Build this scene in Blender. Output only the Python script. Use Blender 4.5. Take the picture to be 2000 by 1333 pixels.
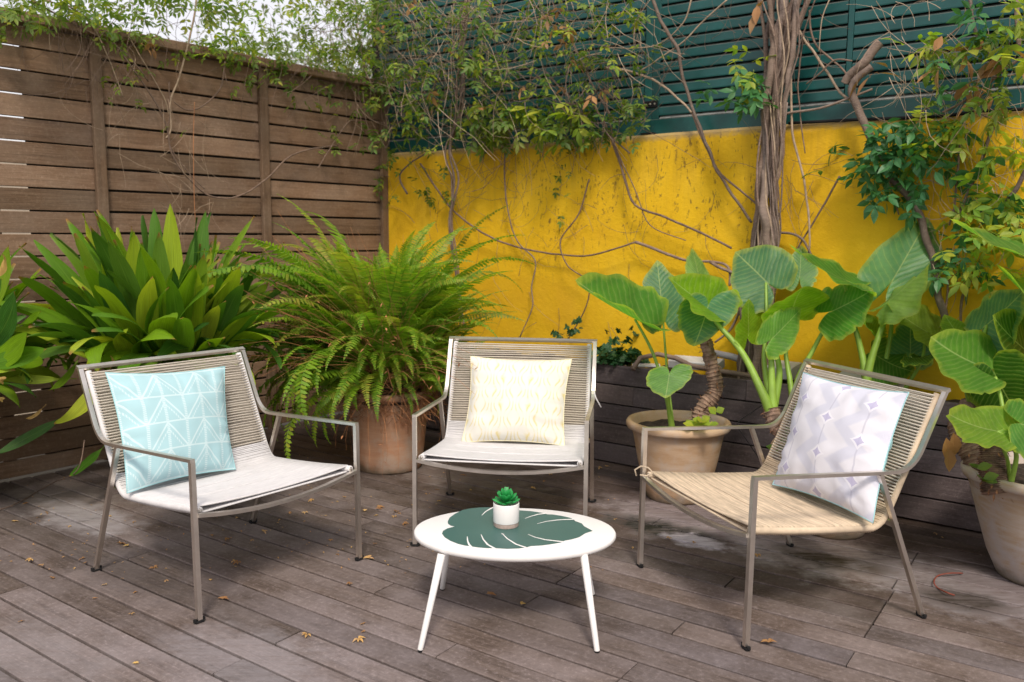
import bpy, math, random
from mathutils import Vector, Matrix, noise
R = math.radians
S = bpy.context.scene
for o in list(bpy.data.objects): bpy.data.objects.remove(o)

# ------------------------------------------------------------------ camera
F_PX, PITCH, ROLL, CAM_H = 1658.05, 0.123993, 0.005677, 1.35
fw = Vector((0, math.cos(PITCH), -math.sin(PITCH))); up = Vector((0, math.sin(PITCH), math.cos(PITCH))); rt = Vector((1, 0, 0))
rt2 = rt * math.cos(ROLL) + up * math.sin(ROLL); up2 = -rt * math.sin(ROLL) + up * math.cos(ROLL)
EYE = Vector((0, 0, CAM_H))
cam = bpy.data.cameras.new('camera'); cam_o = bpy.data.objects.new('camera', cam); S.collection.objects.link(cam_o)
cam.sensor_width = 36; cam.lens = F_PX / 2000 * 36; cam.clip_start = .05; cam.clip_end = 500
cam_o.matrix_world = Matrix(((rt2.x, up2.x, -fw.x, 0), (rt2.y, up2.y, -fw.y, 0), (rt2.z, up2.z, -fw.z, CAM_H), (0, 0, 0, 1)))
cam.dof.use_dof = True; cam.dof.focus_distance = 3.25; cam.dof.aperture_fstop = 3.2
S.camera = cam_o

# ------------------------------------------------------------------ light
SUN_EL, SUN_AZ = R(50), R(174)          # azimuth measured clockwise from +Y (north)
w = bpy.data.worlds.new('World'); S.world = w; w.use_nodes = True
nt = w.node_tree; nt.nodes.clear()
sky = nt.nodes.new('ShaderNodeTexSky'); sky.sky_type = 'NISHITA'; sky.sun_disc = False
sky.sun_elevation = SUN_EL; sky.sun_rotation = SUN_AZ; sky.air_density = 1.2; sky.dust_density = 4.0; sky.ozone_density = 1.0
bg = nt.nodes.new('ShaderNodeBackground'); bg.inputs[1].default_value = 0.115
hazy = nt.nodes.new('ShaderNodeMix'); hazy.data_type = 'RGBA'; hazy.inputs[0].default_value = .62      # thin bright cloud over the whole sky
nt.links.new(sky.outputs[0], hazy.inputs[6]); hazy.inputs[7].default_value = (8.6, 8.0, 8.1, 1)
ow = nt.nodes.new('ShaderNodeOutputWorld'); nt.links.new(hazy.outputs[2], bg.inputs[0]); nt.links.new(bg.outputs[0], ow.inputs[0])
sun = bpy.data.lights.new('sun', 'SUN'); sun.energy = 1.9; sun.angle = R(11); sun.color = (1, .90, .77)
so = bpy.data.objects.new('sun', sun); S.collection.objects.link(so)
sd = Vector((math.sin(SUN_AZ) * math.cos(SUN_EL), math.cos(SUN_AZ) * math.cos(SUN_EL), math.sin(SUN_EL)))
so.rotation_euler = sd.to_track_quat('Z', 'Y').to_euler()
S.view_settings.view_transform = 'Standard'; S.view_settings.look = 'None'; S.view_settings.gamma = 1; S.view_settings.exposure = 0.42
S.view_settings.use_curve_mapping = False
S.cycles.max_bounces = 6; S.cycles.transparent_max_bounces = 8; S.cycles.use_denoising = True

# ------------------------------------------------------------------ layout helpers
def ray(x, y): return fw + rt2 * ((x - 1000) / F_PX) - up2 * ((y - 666.5) / F_PX)
def P(x, y, d): return EYE + ray(x, y) * d                    # point at forward distance d
def G(x, y, z=0):
    q = ray(x, y); return EYE + q * ((z - CAM_H) / q.z)
def PL(x, y, pt, n):
    q = ray(x, y); return EYE + q * ((pt - EYE).dot(n) / q.dot(n))
TW, TF, TP = R(-37.03), R(51.33), R(-35.27)
DW = Vector((math.cos(TW), math.sin(TW), 0)); NW = Vector((math.sin(TW), -math.cos(TW), 0))     # wall: along, towards viewer
DF = Vector((math.cos(TF), math.sin(TF), 0)); NF = Vector((math.sin(TF), -math.cos(TF), 0))
DP = Vector((math.cos(TP), math.sin(TP), 0)); NP = Vector((-math.sin(TP), math.cos(TP), 0))
CORNER = Vector((-0.992, 6.705, 0)); PLANTER = Vector((1.2, 4.490, 0))
def wallp(x, y, off=.1): return PL(x, y, CORNER + NW * off, NW)
def fencep(x, y, off=.06): return PL(x, y, CORNER + NF * off, NF)
def frame(o, d, n):                                            # local x=d, y=-n(back), z=up
    b = Vector((0, 0, 1)).cross(d)
    return Matrix(((d.x, b.x, 0, o.x), (d.y, b.y, 0, o.y), (0, 0, 1, o.z), (0, 0, 0, 1)))

# ------------------------------------------------------------------ mesh helpers
class MB:
    def __init__(s): s.v = []; s.f = []; s.uv = None; s.col = None
    def box(s, lo, hi, m=None, bev=0):
        x0, y0, z0 = lo; x1, y1, z1 = hi
        if bev:
            b = bev; base = len(s.v); vs = []
            # box with its four long (x) edges chamfered
            prof = [(y0 + b, z0), (y1 - b, z0), (y1, z0 + b), (y1, z1 - b), (y1 - b, z1), (y0 + b, z1), (y0, z1 - b), (y0, z0 + b)]
            for x in (x0, x1): vs += [Vector((x, p[0], p[1])) for p in prof]
            s.v += [m @ q if m else q for q in vs]
            for i in range(8): s.f.append((base + i, base + (i + 1) % 8, base + 8 + (i + 1) % 8, base + 8 + i)[::-1])
            s.f.append(tuple(base + i for i in range(8))); s.f.append(tuple(base + 8 + i for i in range(7, -1, -1)))
            return
        b = len(s.v)
        vs = [Vector((x, y, z)) for z in (z0, z1) for y in (y0, y1) for x in (x0, x1)]
        s.v += [m @ q if m else q for q in vs]
        s.f += [tuple(b + i for i in q) for q in ((0, 2, 3, 1), (4, 5, 7, 6), (0, 1, 5, 4), (2, 6, 7, 3), (0, 4, 6, 2), (1, 3, 7, 5))]
    def tube(s, pts, rad, n=6, cap=True, flat=None, closed=False):
        pts = [Vector(p) for p in pts]; k = len(pts)
        if not isinstance(rad, (list, tuple)): rad = [rad] * k
        b = len(s.v); u = None
        for i, p in enumerate(pts):
            if closed: t = pts[(i + 1) % k] - pts[i - 1]
            else: t = pts[min(i + 1, k - 1)] - pts[max(i - 1, 0)]
            t.normalize()
            if u is None:
                u = t.cross(Vector((0, 0, 1)));
                if u.length < .05: u = t.cross(Vector((1, 0, 0)))
            u = (u - t * u.dot(t)).normalized(); w_ = t.cross(u)
            for j in range(n):
                a = 2 * math.pi * j / n
                s.v.append(p + u * (math.cos(a) * rad[i]) + w_ * (math.sin(a) * rad[i]))
        for i in range(k if closed else k - 1):
            for j in range(n):
                a0 = b + i * n; a1 = b + ((i + 1) % k) * n
                s.f.append((a0 + j, a0 + (j + 1) % n, a1 + (j + 1) % n, a1 + j))
        if cap and not closed:
            s.f.append(tuple(b + j for j in range(n))[::-1]); s.f.append(tuple(b + (k - 1) * n + j for j in range(n)))
    def bar(s, pts, lat, w_, h):                                # rectangular section, lat = fixed lateral axis
        pts = [Vector(p) for p in pts]; b = len(s.v); k = len(pts); lat = Vector(lat)
        for i, p in enumerate(pts):
            t0 = (pts[i] - pts[i - 1]).normalized() if i else None
            t1 = (pts[i + 1] - pts[i]).normalized() if i < k - 1 else None
            t = ((t0 or t1) + (t1 or t0)).normalized(); nn = lat.cross(t).normalized()
            c = 1 / max(.5, t.dot(t1 or t0))
            for a, q in ((-1, -1), (1, -1), (1, 1), (-1, 1)): s.v.append(p + lat * (a * w_ / 2) + nn * (q * h / 2 * c))
        for i in range(k - 1):
            for j in range(4): s.f.append((b + i * 4 + j, b + i * 4 + (j + 1) % 4, b + i * 4 + 4 + (j + 1) % 4, b + i * 4 + 4 + j))
        s.f.append((b + 3, b + 2, b + 1, b)); s.f.append(tuple(b + (k - 1) * 4 + j for j in range(4)))
    def lathe(s, prof, n=40, c=(0, 0, 0), wob=0):
        b = len(s.v); c = Vector(c)
        for r, z in prof:
            for j in range(n):
                a = 2 * math.pi * j / n; rr = r * (1 + wob * noise.noise(Vector((math.cos(a) * 1.5, math.sin(a) * 1.5, z * 6))))
                s.v.append(c + Vector((math.cos(a) * rr, math.sin(a) * rr, z)))
        for i in range(len(prof) - 1):
            for j in range(n): s.f.append((b + i * n + j, b + i * n + (j + 1) % n, b + (i + 1) * n + (j + 1) % n, b + (i + 1) * n + j))
    def leaf(s, base, d, nrm, L, W, fold=.15, seg=3, droop=0.):   # small leaf blade, folded along the midrib
        d = d.normalized(); nrm = (nrm - d * nrm.dot(d)).normalized(); sd_ = d.cross(nrm); b = len(s.v)
        ws = [.0, .75, 1., .62, 0.] if seg == 3 else [0, 1, 0]
        k = len(ws)
        for i, q in enumerate(ws):
            t = i / (k - 1); p = base + d * (L * t) - Vector((0, 0, 1)) * (droop * L * t * t)
            if q == 0: s.v.append(p)
            else:
                s.v += [p, p + sd_ * (W * q / 2) + nrm * (fold * W * q), p - sd_ * (W * q / 2) + nrm * (fold * W * q)]
        m = k - 2
        s.f += [(b, b + 2, b + 1), (b, b + 1, b + 3)]
        for i in range(m - 1):
            q = b + 1 + i * 3
            s.f += [(q, q + 1, q + 4, q + 3), (q, q + 3, q + 5, q + 2)]
        q = b + 1 + (m - 1) * 3
        s.f += [(q, q + 1, q + 3), (q, q + 3, q + 2)]
    def mesh(s, name, mat, smooth=False):
        m = bpy.data.meshes.new(name); m.from_pydata([tuple(v) for v in s.v], [], s.f)
        if mat: m.materials.append(mat)
        if smooth: m.shade_smooth()
        if s.uv:
            l = m.uv_layers.new(name='UVMap'); d = [0.] * (2 * len(m.loops)); idx = [0] * len(m.loops)
            m.loops.foreach_get('vertex_index', idx)
            for i, vi in enumerate(idx): d[2 * i], d[2 * i + 1] = s.uv[vi]
            l.data.foreach_set('uv', d)
        m.update(); return m

def link(name, data, parent=None, M=None):
    o = bpy.data.objects.new(name, data); S.collection.objects.link(o)
    if parent is not None: o.parent = parent
    if M is not None: o.matrix_local = M
    return o
def tag(o, label=None, cat=None, group=None, kind=None):
    if label: o['label'] = label
    if cat: o['category'] = cat
    if group: o['group'] = group
    if kind: o['kind'] = kind
    return o
def thing(name, label, cat, M=None, group=None):
    o = bpy.data.objects.new(name, None); S.collection.objects.link(o); o.empty_display_size = .1
    if M is not None: o.matrix_world = M if isinstance(M, Matrix) else Matrix.Translation(M)
    return tag(o, label, cat, group)
def inv(root): return root.matrix_basis.inverted()
def wpart(name, mb, mat, root, smooth=False, kind=None):        # mesh given in world coordinates
    mi = inv(root); mb.v = [mi @ Vector(v) for v in mb.v]
    o = link(name, mb.mesh(name, mat, smooth), root)
    if kind: o['kind'] = kind
    return o

# ------------------------------------------------------------------ materials
def node(nt, t, **k):
    n = nt.nodes.new(t)
    for a, b in k.items():
        if a == 'inp':
            for i, v in b.items():
                if isinstance(v, bpy.types.NodeSocket): nt.links.new(v, n.inputs[i])
                else: n.inputs[i].default_value = v
        else: setattr(n, a, b)
    return n
def mt(nt, op, a, b=0., c=0., clamp=False):
    n = nt.nodes.new('ShaderNodeMath'); n.operation = op; n.use_clamp = clamp
    for i, v in enumerate((a, b, c)):
        if isinstance(v, bpy.types.NodeSocket): nt.links.new(v, n.inputs[i])
        else: n.inputs[i].default_value = v
    return n.outputs[0]
def mix(nt, f, a, b, blend='MIX'):
    n = nt.nodes.new('ShaderNodeMix'); n.data_type = 'RGBA'; n.blend_type = blend
    for i, v in ((0, f), (6, a), (7, b)):
        if isinstance(v, bpy.types.NodeSocket): nt.links.new(v, n.inputs[i])
        else: n.inputs[i].default_value = v if not isinstance(v, tuple) else (v[0], v[1], v[2], 1)
    return n.outputs[2]
def ramp(nt, f, stops):
    n = nt.nodes.new('ShaderNodeValToRGB'); nt.links.new(f, n.inputs[0]); e = n.color_ramp.elements
    while len(e) > 1: e.remove(e[-1])
    for i, (p, c) in enumerate(stops):
        q = e[0] if i == 0 else e.new(p)
        q.position = p; q.color = (c[0], c[1], c[2], 1) if isinstance(c, tuple) else (c, c, c, 1)
    return n.outputs[0]
def newmat(name):
    m = bpy.data.materials.new(name); m.use_nodes = True; nt = m.node_tree
    return m, nt, nt.nodes['Principled BSDF'], nt.nodes['Material Output']
def tex(nt, vec, scale, detail=4, rough=.55, dist=0.):
    n = nt.nodes.new('ShaderNodeTexNoise'); nt.links.new(vec, n.inputs['Vector'])
    n.inputs['Scale'].default_value = scale; n.inputs['Detail'].default_value = detail; n.inputs['Roughness'].default_value = rough; n.inputs['Distortion'].default_value = dist
    return n.outputs[0]
def coords(nt, scale=(1, 1, 1), rnd=True):
    tc = nt.nodes.new('ShaderNodeTexCoord'); mp = nt.nodes.new('ShaderNodeMapping'); nt.links.new(tc.outputs['Object'], mp.inputs[0])
    mp.inputs['Scale'].default_value = scale; oi = nt.nodes.new('ShaderNodeObjectInfo')
    if rnd:
        cx = nt.nodes.new('ShaderNodeCombineXYZ'); nt.links.new(mt(nt, 'MULTIPLY', oi.outputs['Random'], 37.), cx.inputs[0]); nt.links.new(mt(nt, 'MULTIPLY', oi.outputs['Random'], 91.), cx.inputs[1])
        nt.links.new(cx.outputs[0], mp.inputs['Location'])
    return mp.outputs[0], oi.outputs['Random'], tc
def bump(nt, h, strength, dist, bs):
    n = nt.nodes.new('ShaderNodeBump'); nt.links.new(h, n.inputs['Height']); n.inputs['Strength'].default_value = strength; n.inputs['Distance'].default_value = dist
    nt.links.new(n.outputs[0], bs.inputs['Normal'])

def wood(name, dark, mid, light, grey, worn=.5, stains=False, rough=.75):
    m, nt, bs, out = newmat(name)
    v, rnd, tc = coords(nt, (1, 1, 1))
    vs, _, _ = coords(nt, (1.2, 22, 22))
    vs2, _, _ = coords(nt, (5, 140, 140))
    grain = tex(nt, vs, 2.2, 6, .62, .6); fine = tex(nt, vs2, 1.5, 4, .7)
    blot = tex(nt, v, 3.2, 5, .6); mott = tex(nt, v, 55, 6, .8)
    g = mt(nt, 'ADD', mt(nt, 'MULTIPLY', grain, .6), mt(nt, 'MULTIPLY', fine, .4))
    c = ramp(nt, g, [(.3, dark), (.5, mid), (.72, light)])
    c = mix(nt, mt(nt, 'MULTIPLY', ramp(nt, blot, [(.38, 0.), (.62, 1.)]), worn), c, grey)
    c = mix(nt, ramp(nt, mott, [(.53, 0.), (.66, .5 * worn)]), c, tuple(min(1, x * 1.9) for x in grey)); c = mix(nt, ramp(nt, mott, [(.34, .45 * worn), (.46, 0.)]), c, dark)
    tint = ramp(nt, rnd, [(0, (.70, .68, .66)), (.25, (1.0, .93, .87)), (.45, (.80, .79, .82)), (.7, (1.08, 1.0, .94)), (1, (1.22, 1.19, 1.2))])
    c = mix(nt, 1., c, tint, 'MULTIPLY')
    if stains:
        geo = nt.nodes.new('ShaderNodeNewGeometry'); pos = geo.outputs['Position']
        def blob(cx, cy, r, sx=1., ang=0.):
            vr = node(nt, 'ShaderNodeMapping', inp={0: pos}); vr.vector_type = 'TEXTURE'
            vr.inputs['Location'].default_value = (cx, cy, 0); vr.inputs['Rotation'].default_value = (0, 0, ang); vr.inputs['Scale'].default_value = (r * sx, r, 10)
            l = nt.nodes.new('ShaderNodeVectorMath'); l.operation = 'LENGTH'; nt.links.new(vr.outputs[0], l.inputs[0])
            return l.outputs['Value']
        nz = tex(nt, pos, 9, 5, .65)
        mo = node(nt, 'ShaderNodeMapping', inp={0: pos}); mo.inputs['Rotation'].default_value = (0, 0, -TP); mo.inputs['Scale'].default_value = (3, 26, 1)
        st = tex(nt, mo.outputs[0], 2.2, 5, .7)
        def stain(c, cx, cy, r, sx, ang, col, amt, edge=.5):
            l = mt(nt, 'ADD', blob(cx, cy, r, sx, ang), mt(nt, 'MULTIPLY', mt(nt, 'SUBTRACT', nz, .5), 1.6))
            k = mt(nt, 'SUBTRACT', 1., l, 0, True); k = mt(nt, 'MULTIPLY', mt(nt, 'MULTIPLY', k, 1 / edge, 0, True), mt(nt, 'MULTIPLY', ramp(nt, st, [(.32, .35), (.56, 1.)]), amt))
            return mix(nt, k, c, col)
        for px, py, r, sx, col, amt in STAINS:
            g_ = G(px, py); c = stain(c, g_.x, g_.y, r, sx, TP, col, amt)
        # darker strip of deck: shade of the dense planting painted into the colour
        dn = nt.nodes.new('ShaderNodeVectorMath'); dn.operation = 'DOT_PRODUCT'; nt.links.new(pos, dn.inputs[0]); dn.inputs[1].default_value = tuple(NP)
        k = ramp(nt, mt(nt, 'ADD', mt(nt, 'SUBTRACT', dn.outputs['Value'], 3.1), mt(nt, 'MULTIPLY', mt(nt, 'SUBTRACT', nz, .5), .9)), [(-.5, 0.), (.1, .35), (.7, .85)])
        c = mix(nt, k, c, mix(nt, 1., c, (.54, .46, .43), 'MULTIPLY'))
    nt.links.new(c, bs.inputs['Base Color']); bs.inputs['Specular IOR Level'].default_value = .22
    nt.links.new(ramp(nt, grain, [(.3, rough - .12), (.7, rough + .12)]), bs.inputs['Roughness'])
    bump(nt, mt(nt, 'ADD', mt(nt, 'MULTIPLY', grain, .7), mt(nt, 'ADD', mt(nt, 'MULTIPLY', fine, .45), mt(nt, 'MULTIPLY', mott, .2))), .55, .006, bs)
    return m
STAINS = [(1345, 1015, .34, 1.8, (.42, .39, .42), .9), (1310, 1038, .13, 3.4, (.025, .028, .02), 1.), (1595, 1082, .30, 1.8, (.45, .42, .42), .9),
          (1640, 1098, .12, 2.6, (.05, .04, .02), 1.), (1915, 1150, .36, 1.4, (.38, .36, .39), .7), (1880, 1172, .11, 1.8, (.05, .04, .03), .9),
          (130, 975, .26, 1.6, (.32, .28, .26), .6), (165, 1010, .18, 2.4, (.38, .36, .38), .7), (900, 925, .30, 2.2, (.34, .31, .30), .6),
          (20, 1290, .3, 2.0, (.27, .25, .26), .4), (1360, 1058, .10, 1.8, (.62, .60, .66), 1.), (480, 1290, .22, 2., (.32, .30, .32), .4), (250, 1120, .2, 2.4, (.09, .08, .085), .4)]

def plain(name, col, rough=.5, metal=0., var=.12, vscale=6, bmp=.1, bscale=80, spec=.5):
    m, nt, bs, out = newmat(name); v, rnd, tc = coords(nt)
    c = mix(nt, 1., col, ramp(nt, tex(nt, v, vscale, 5, .6), [(.3, (1 - var,) * 3), (.7, (1 + var,) * 3)]), 'MULTIPLY')
    nt.links.new(c, bs.inputs['Base Color']); bs.inputs['Roughness'].default_value = rough; bs.inputs['Metallic'].default_value = metal
    bs.inputs['Specular IOR Level'].default_value = spec
    if bmp: bump(nt, tex(nt, v, bscale, 3, .6), bmp, .002, bs)
    return m
def leafmat(name, cols, transl=.35, rough=.45, vein=False, spec=.4, world_var=True):
    m, nt, bs, out = newmat(name); v, rnd, tc = coords(nt, (1, 1, 1))
    k = 1 / max(1, len(cols) - 1)
    base = ramp(nt, rnd, [(i * k, c) for i, c in enumerate(cols)])
    if world_var:      # pieces inside one mesh differ too
        geo = nt.nodes.new('ShaderNodeNewGeometry')
        base = mix(nt, .55, base, ramp(nt, geo.outputs['Random Per Island'], [(i * k, c) for i, c in enumerate(cols)]))
    base = mix(nt, 1., base, ramp(nt, tex(nt, v, 9, 4, .6), [(.3, (.78,) * 3), (.7, (1.2,) * 3)]), 'MULTIPLY')
    nt.links.new(base, bs.inputs['Base Color']); bs.inputs['Roughness'].default_value = rough; bs.inputs['Specular IOR Level'].default_value = spec
    tr = nt.nodes.new('ShaderNodeBsdfTranslucent'); nt.links.new(mix(nt, 1., base, (1.35, 1.5, .55), 'MULTIPLY'), tr.inputs[0])
    ms = nt.nodes.new('ShaderNodeMixShader'); ms.inputs[0].default_value = transl
    nt.links.new(bs.outputs[0], ms.inputs[1]); nt.links.new(tr.outputs[0], ms.inputs[2]); nt.links.new(ms.outputs[0], out.inputs[0])
    return m

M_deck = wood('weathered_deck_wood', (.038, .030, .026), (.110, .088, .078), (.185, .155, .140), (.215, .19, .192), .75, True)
M_fence = wood('brown_fence_wood', (.10, .062, .038), (.195, .125, .078), (.285, .195, .13), (.26, .20, .15), .5)
M_planter = wood('dark_planter_wood', (.045, .036, .037), (.10, .08, .082), (.16, .13, .13), (.175, .15, .158), .5)
M_dark = plain('dark_void', (.012, .010, .009), .95, bmp=0)
M_soil = plain('potting_soil', (.035, .024, .018), .95, var=.6, vscale=40, bmp=1, bscale=60)
M_ground = plain('garden_ground', (.12, .11, .085), .95, var=.3, vscale=2)
def mat_green():
    m, nt, bs, out = newmat('green_shutter_paint'); v, rnd_, tc = coords(nt); g = nt.nodes.new('ShaderNodeNewGeometry')
    sp = nt.nodes.new('ShaderNodeSeparateXYZ'); nt.links.new(g.outputs['Normal'], sp.inputs[0])
    c = mix(nt, 1., (.003, .066, .062), ramp(nt, tex(nt, v, 4, 5, .6), [(.3, (.7,) * 3), (.7, (1.3,) * 3)]), 'MULTIPLY')
    up_ = mt(nt, 'MULTIPLY', mt(nt, 'SUBTRACT', sp.outputs[2], .35), 3., 0, True)           # dust settles on the faces that look up
    dust = mt(nt, 'MULTIPLY', up_, ramp(nt, tex(nt, v, 14, 5, .7), [(.3, .35), (.65, .95)]))
    c = mix(nt, dust, c, (.10, .105, .095)); c = mix(nt, ramp(nt, tex(nt, v, 90, 3, .6), [(.68, 0.), (.74, .4)]), c, (.16, .22, .21))
    nt.links.new(c, bs.inputs['Base Color']); nt.links.new(ramp(nt, dust, [(0., .36), (.5, .9)]), bs.inputs['Roughness']); bump(nt, tex(nt, v, 30, 3), .1, .002, bs); return m
M_green = mat_green()
M_sill = plain('dusty_sill', (.20, .21, .20), .8, var=.3, vscale=25)
M_black = plain('black_rubber', (.015, .015, .016), .85, spec=.2)
M_steel = plain('brushed_steel', (.74, .69, .63), .38, 1., var=.12, vscale=12, bmp=.12, bscale=50)
M_white = plain('white_powder_coat', (.82, .81, .80), .38, var=.03, bmp=.03)
M_print = plain('green_leaf_print', (.045, .118, .105), .45, var=.06, bmp=.03)
M_ceramic = plain('white_ceramic', (.80, .79, .78), .35, var=.03)
M_stone = plain('beige_band', (.42, .33, .29), .7, var=.2, vscale=60)
M_cordl = plain('white_cord', (.64, .63, .64), .8, var=.10, vscale=20, bmp=.3, bscale=400)
M_cordb = plain('beige_cord', (.52, .47, .40), .8, var=.14, vscale=14, bmp=.3, bscale=400)
M_cordt = plain('tan_cord', (.56, .45, .325), .85, var=.36, vscale=7, bmp=.35, bscale=400)
M_bark = wood('vine_bark', (.09, .062, .05), (.20, .148, .12), (.33, .26, .215), (.27, .235, .21), .45, rough=.85)
M_twig = plain('twig_bark', (.17, .115, .085), .85, var=.4, vscale=30)
M_twigl = plain('pale_twig', (.36, .27, .19), .8, var=.3, vscale=30)
M_orange = plain('orange_dry_stem', (.40, .17, .07), .8, var=.3, vscale=20)
M_dry = leafmat('dry_leaf', [(.36, .17, .06), (.26, .13, .06), (.45, .24, .09), (.33, .23, .14)], .25, .7)
M_dryp = leafmat('dry_leaf_pale', [(.50, .34, .18), (.45, .22, .10), (.6, .42, .12), (.38, .2, .1)], .15, .75)
M_vine = leafmat('vine_leaf', [(.05, .12, .025), (.11, .21, .03), (.07, .15, .05), (.25, .33, .03), (.14, .21, .07), (.50, .42, .03)], .42, .5)
M_vined = leafmat('vine_leaf_dark', [(.04, .16, .06), (.07, .22, .06), (.05, .17, .08)], .3, .42)
M_viney = leafmat('vine_leaf_yellow', [(.28, .44, .04), (.19, .38, .05), (.50, .50, .05), (.12, .30, .06), (.58, .50, .10)], .48, .5)
M_aspi = leafmat('broad_leaf', [(.035, .10, .022), (.06, .15, .022), (.10, .20, .022), (.04, .12, .035), (.16, .25, .03)], .3, .36, spec=.5)
M_fern = leafmat('fern_leaf', [(.07, .18, .016), (.16, .31, .02), (.28, .45, .03), (.09, .23, .03), (.38, .46, .04), (.40, .28, .06)], .45, .5)
M_ivy = leafmat('ivy_leaf', [(.02, .07, .03), (.035, .10, .035), (.05, .13, .05)], .2, .45)
M_tree = leafmat('far_leaf', [(.13, .20, .09), (.22, .28, .12), (.26, .24, .18), (.12, .16, .10)], .4, .6)
M_succ = leafmat('succulent_green', [(.01, .26, .05), (.03, .36, .09), (.02, .30, .07)], .2, .35)
M_succl = leafmat('succulent_heart', [(.12, .46, .18)], .2, .35)
M_petiole = plain('green_stalk', (.22, .36, .05), .45, var=.25, vscale=8, bmp=.2, bscale=30)
M_sheath = plain('brown_sheath', (.22, .10, .05), .8, var=.5, vscale=30, bmp=1, bscale=60)
M_roots = plain('fern_roots', (.27, .12, .055), .9, var=.5, vscale=30)
M_grey = plain('grey_render', (.36, .35, .37), .9, var=.1)
M_roof = plain('pale_roof', (.45, .45, .48), .7, var=.1)
M_glass = plain('dark_glass', (.03, .04, .05), .1, var=.1)

def mat_terracotta(name, a, b, grey):
    m, nt, bs, out = newmat(name); v, rnd, tc = coords(nt)
    vv, _, _ = coords(nt, (1, 1, 7))
    c = mix(nt, ramp(nt, tex(nt, vv, 3.2, 5, .62, .5), [(.36, 0.), (.66, 1.)]), a, b)
    c = mix(nt, ramp(nt, tex(nt, v, 5, 6, .7), [(.46, 0.), (.62, .8)]), c, grey)
    sp = nt.nodes.new('ShaderNodeSeparateXYZ'); nt.links.new(tc.outputs['Object'], sp.inputs[0])
    k = mt(nt, 'ADD', sp.outputs[2], mt(nt, 'MULTIPLY', mt(nt, 'SUBTRACT', tex(nt, v, 7, 4), .5), .16))
    c = mix(nt, ramp(nt, k, [(.015, .75), (.06, 0.)]), c, (.09, .08, .05))
    nt.links.new(c, bs.inputs['Base Color']); bs.inputs['Roughness'].default_value = .85
    bump(nt, tex(nt, vv, 18, 4, .7), .35, .004, bs); return m
M_pot = mat_terracotta('orange_terracotta', (.42, .20, .11), (.50, .29, .18), (.44, .34, .27))
M_potp = mat_terracotta('pale_terracotta', (.47, .30, .17), (.56, .40, .27), (.50, .42, .36))
M_potg = mat_terracotta('limed_terracotta', (.42, .30, .20), (.50, .44, .41), (.46, .43, .45))

def mat_wall():
    m, nt, bs, out = newmat('yellow_stucco'); tc = nt.nodes.new('ShaderNodeTexCoord'); o = tc.outputs['Object']
    sp = nt.nodes.new('ShaderNodeSeparateXYZ'); nt.links.new(o, sp.inputs[0]); X, Z = sp.outputs[0], sp.outputs[2]
    c = ramp(nt, tex(nt, o, 1.6, 6, .6), [(.3, (.69, .40, .010)), (.55, (.78, .485, .014)), (.75, (.83, .54, .035))])
    mp = node(nt, 'ShaderNodeMapping', inp={0: o}); mp.inputs['Scale'].default_value = (9, 1, .55)
    streak = tex(nt, mp.outputs[0], 2.4, 6, .7)
    hi = ramp(nt, mt(nt, 'ADD', Z, mt(nt, 'MULTIPLY', mt(nt, 'SUBTRACT', streak, .5), 1.6)), [(1.35, 0.), (2.05, 1.)]) if False else mt(nt, 'MULTIPLY', mt(nt, 'SUBTRACT', mt(nt, 'ADD', Z, mt(nt, 'MULTIPLY', mt(nt, 'SUBTRACT', streak, .5), 2.2)), 1.55), 1.6, 0, True)
    c = mix(nt, mt(nt, 'MULTIPLY', hi, .32), c, (.36, .20, .03))
    mp2 = node(nt, 'ShaderNodeMapping', inp={0: o}); mp2.inputs['Scale'].default_value = (6.5, 1, 1.3)
    r1 = tex(nt, mp2.outputs[0], 1.3, 5, .62, 1.1); brk = tex(nt, o, 26, 4, .7)
    # broken dark trails left by climbing roots, only on the stretch beside the old vine
    zx = mt(nt, 'MULTIPLY', mt(nt, 'SUBTRACT', X, .95), 2.0, 0, True); zx2 = mt(nt, 'MULTIPLY', mt(nt, 'SUBTRACT', 3.25, X), 4., 0, True)
    line = mt(nt, 'SUBTRACT', 1., mt(nt, 'MULTIPLY', mt(nt, 'ABSOLUTE', mt(nt, 'SUBTRACT', r1, .5)), 34.), 0, True)
    k = mt(nt, 'MULTIPLY', mt(nt, 'MULTIPLY', line, ramp(nt, brk, [(.50, 0.), (.57, 1.)])), mt(nt, 'MULTIPLY', zx, zx2))
    zm = mt(nt, 'MULTIPLY', mt(nt, 'SUBTRACT', mt(nt, 'ADD', Z, mt(nt, 'MULTIPLY', tex(nt, o, 2.3, 3), .9)), 1.45), 2.2, 0, True)
    c = mix(nt, mt(nt, 'MULTIPLY', k, mt(nt, 'MULTIPLY', zm, .85)), c, (.075, .042, .028))
    c = mix(nt, ramp(nt, tex(nt, o, .9, 6, .7, 1.), [(.45, 0.), (.75, .45)]), c, (.60, .33, .03))
    spk = ramp(nt, tex(nt, o, 60, 3, .6), [(.70, 0.), (.76, .6)]); c = mix(nt, spk, c, (.22, .12, .03))
    top = mt(nt, 'MULTIPLY', mt(nt, 'SUBTRACT', mt(nt, 'ADD', Z, mt(nt, 'MULTIPLY', brk, .07)), 1.955), 30., 0, True)
    c = mix(nt, mt(nt, 'MULTIPLY', top, .7), c, (.33, .26, .17))
    nt.links.new(c, bs.inputs['Base Color']); bs.inputs['Roughness'].default_value = .85; bs.inputs['Specular IOR Level'].default_value = .25
    bump(nt, mt(nt, 'ADD', tex(nt, o, 45, 5, .65), mt(nt, 'MULTIPLY', tex(nt, o, 5, 3), 1.5)), .5, .008, bs)
    return m
M_wall = mat_wall()

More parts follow.
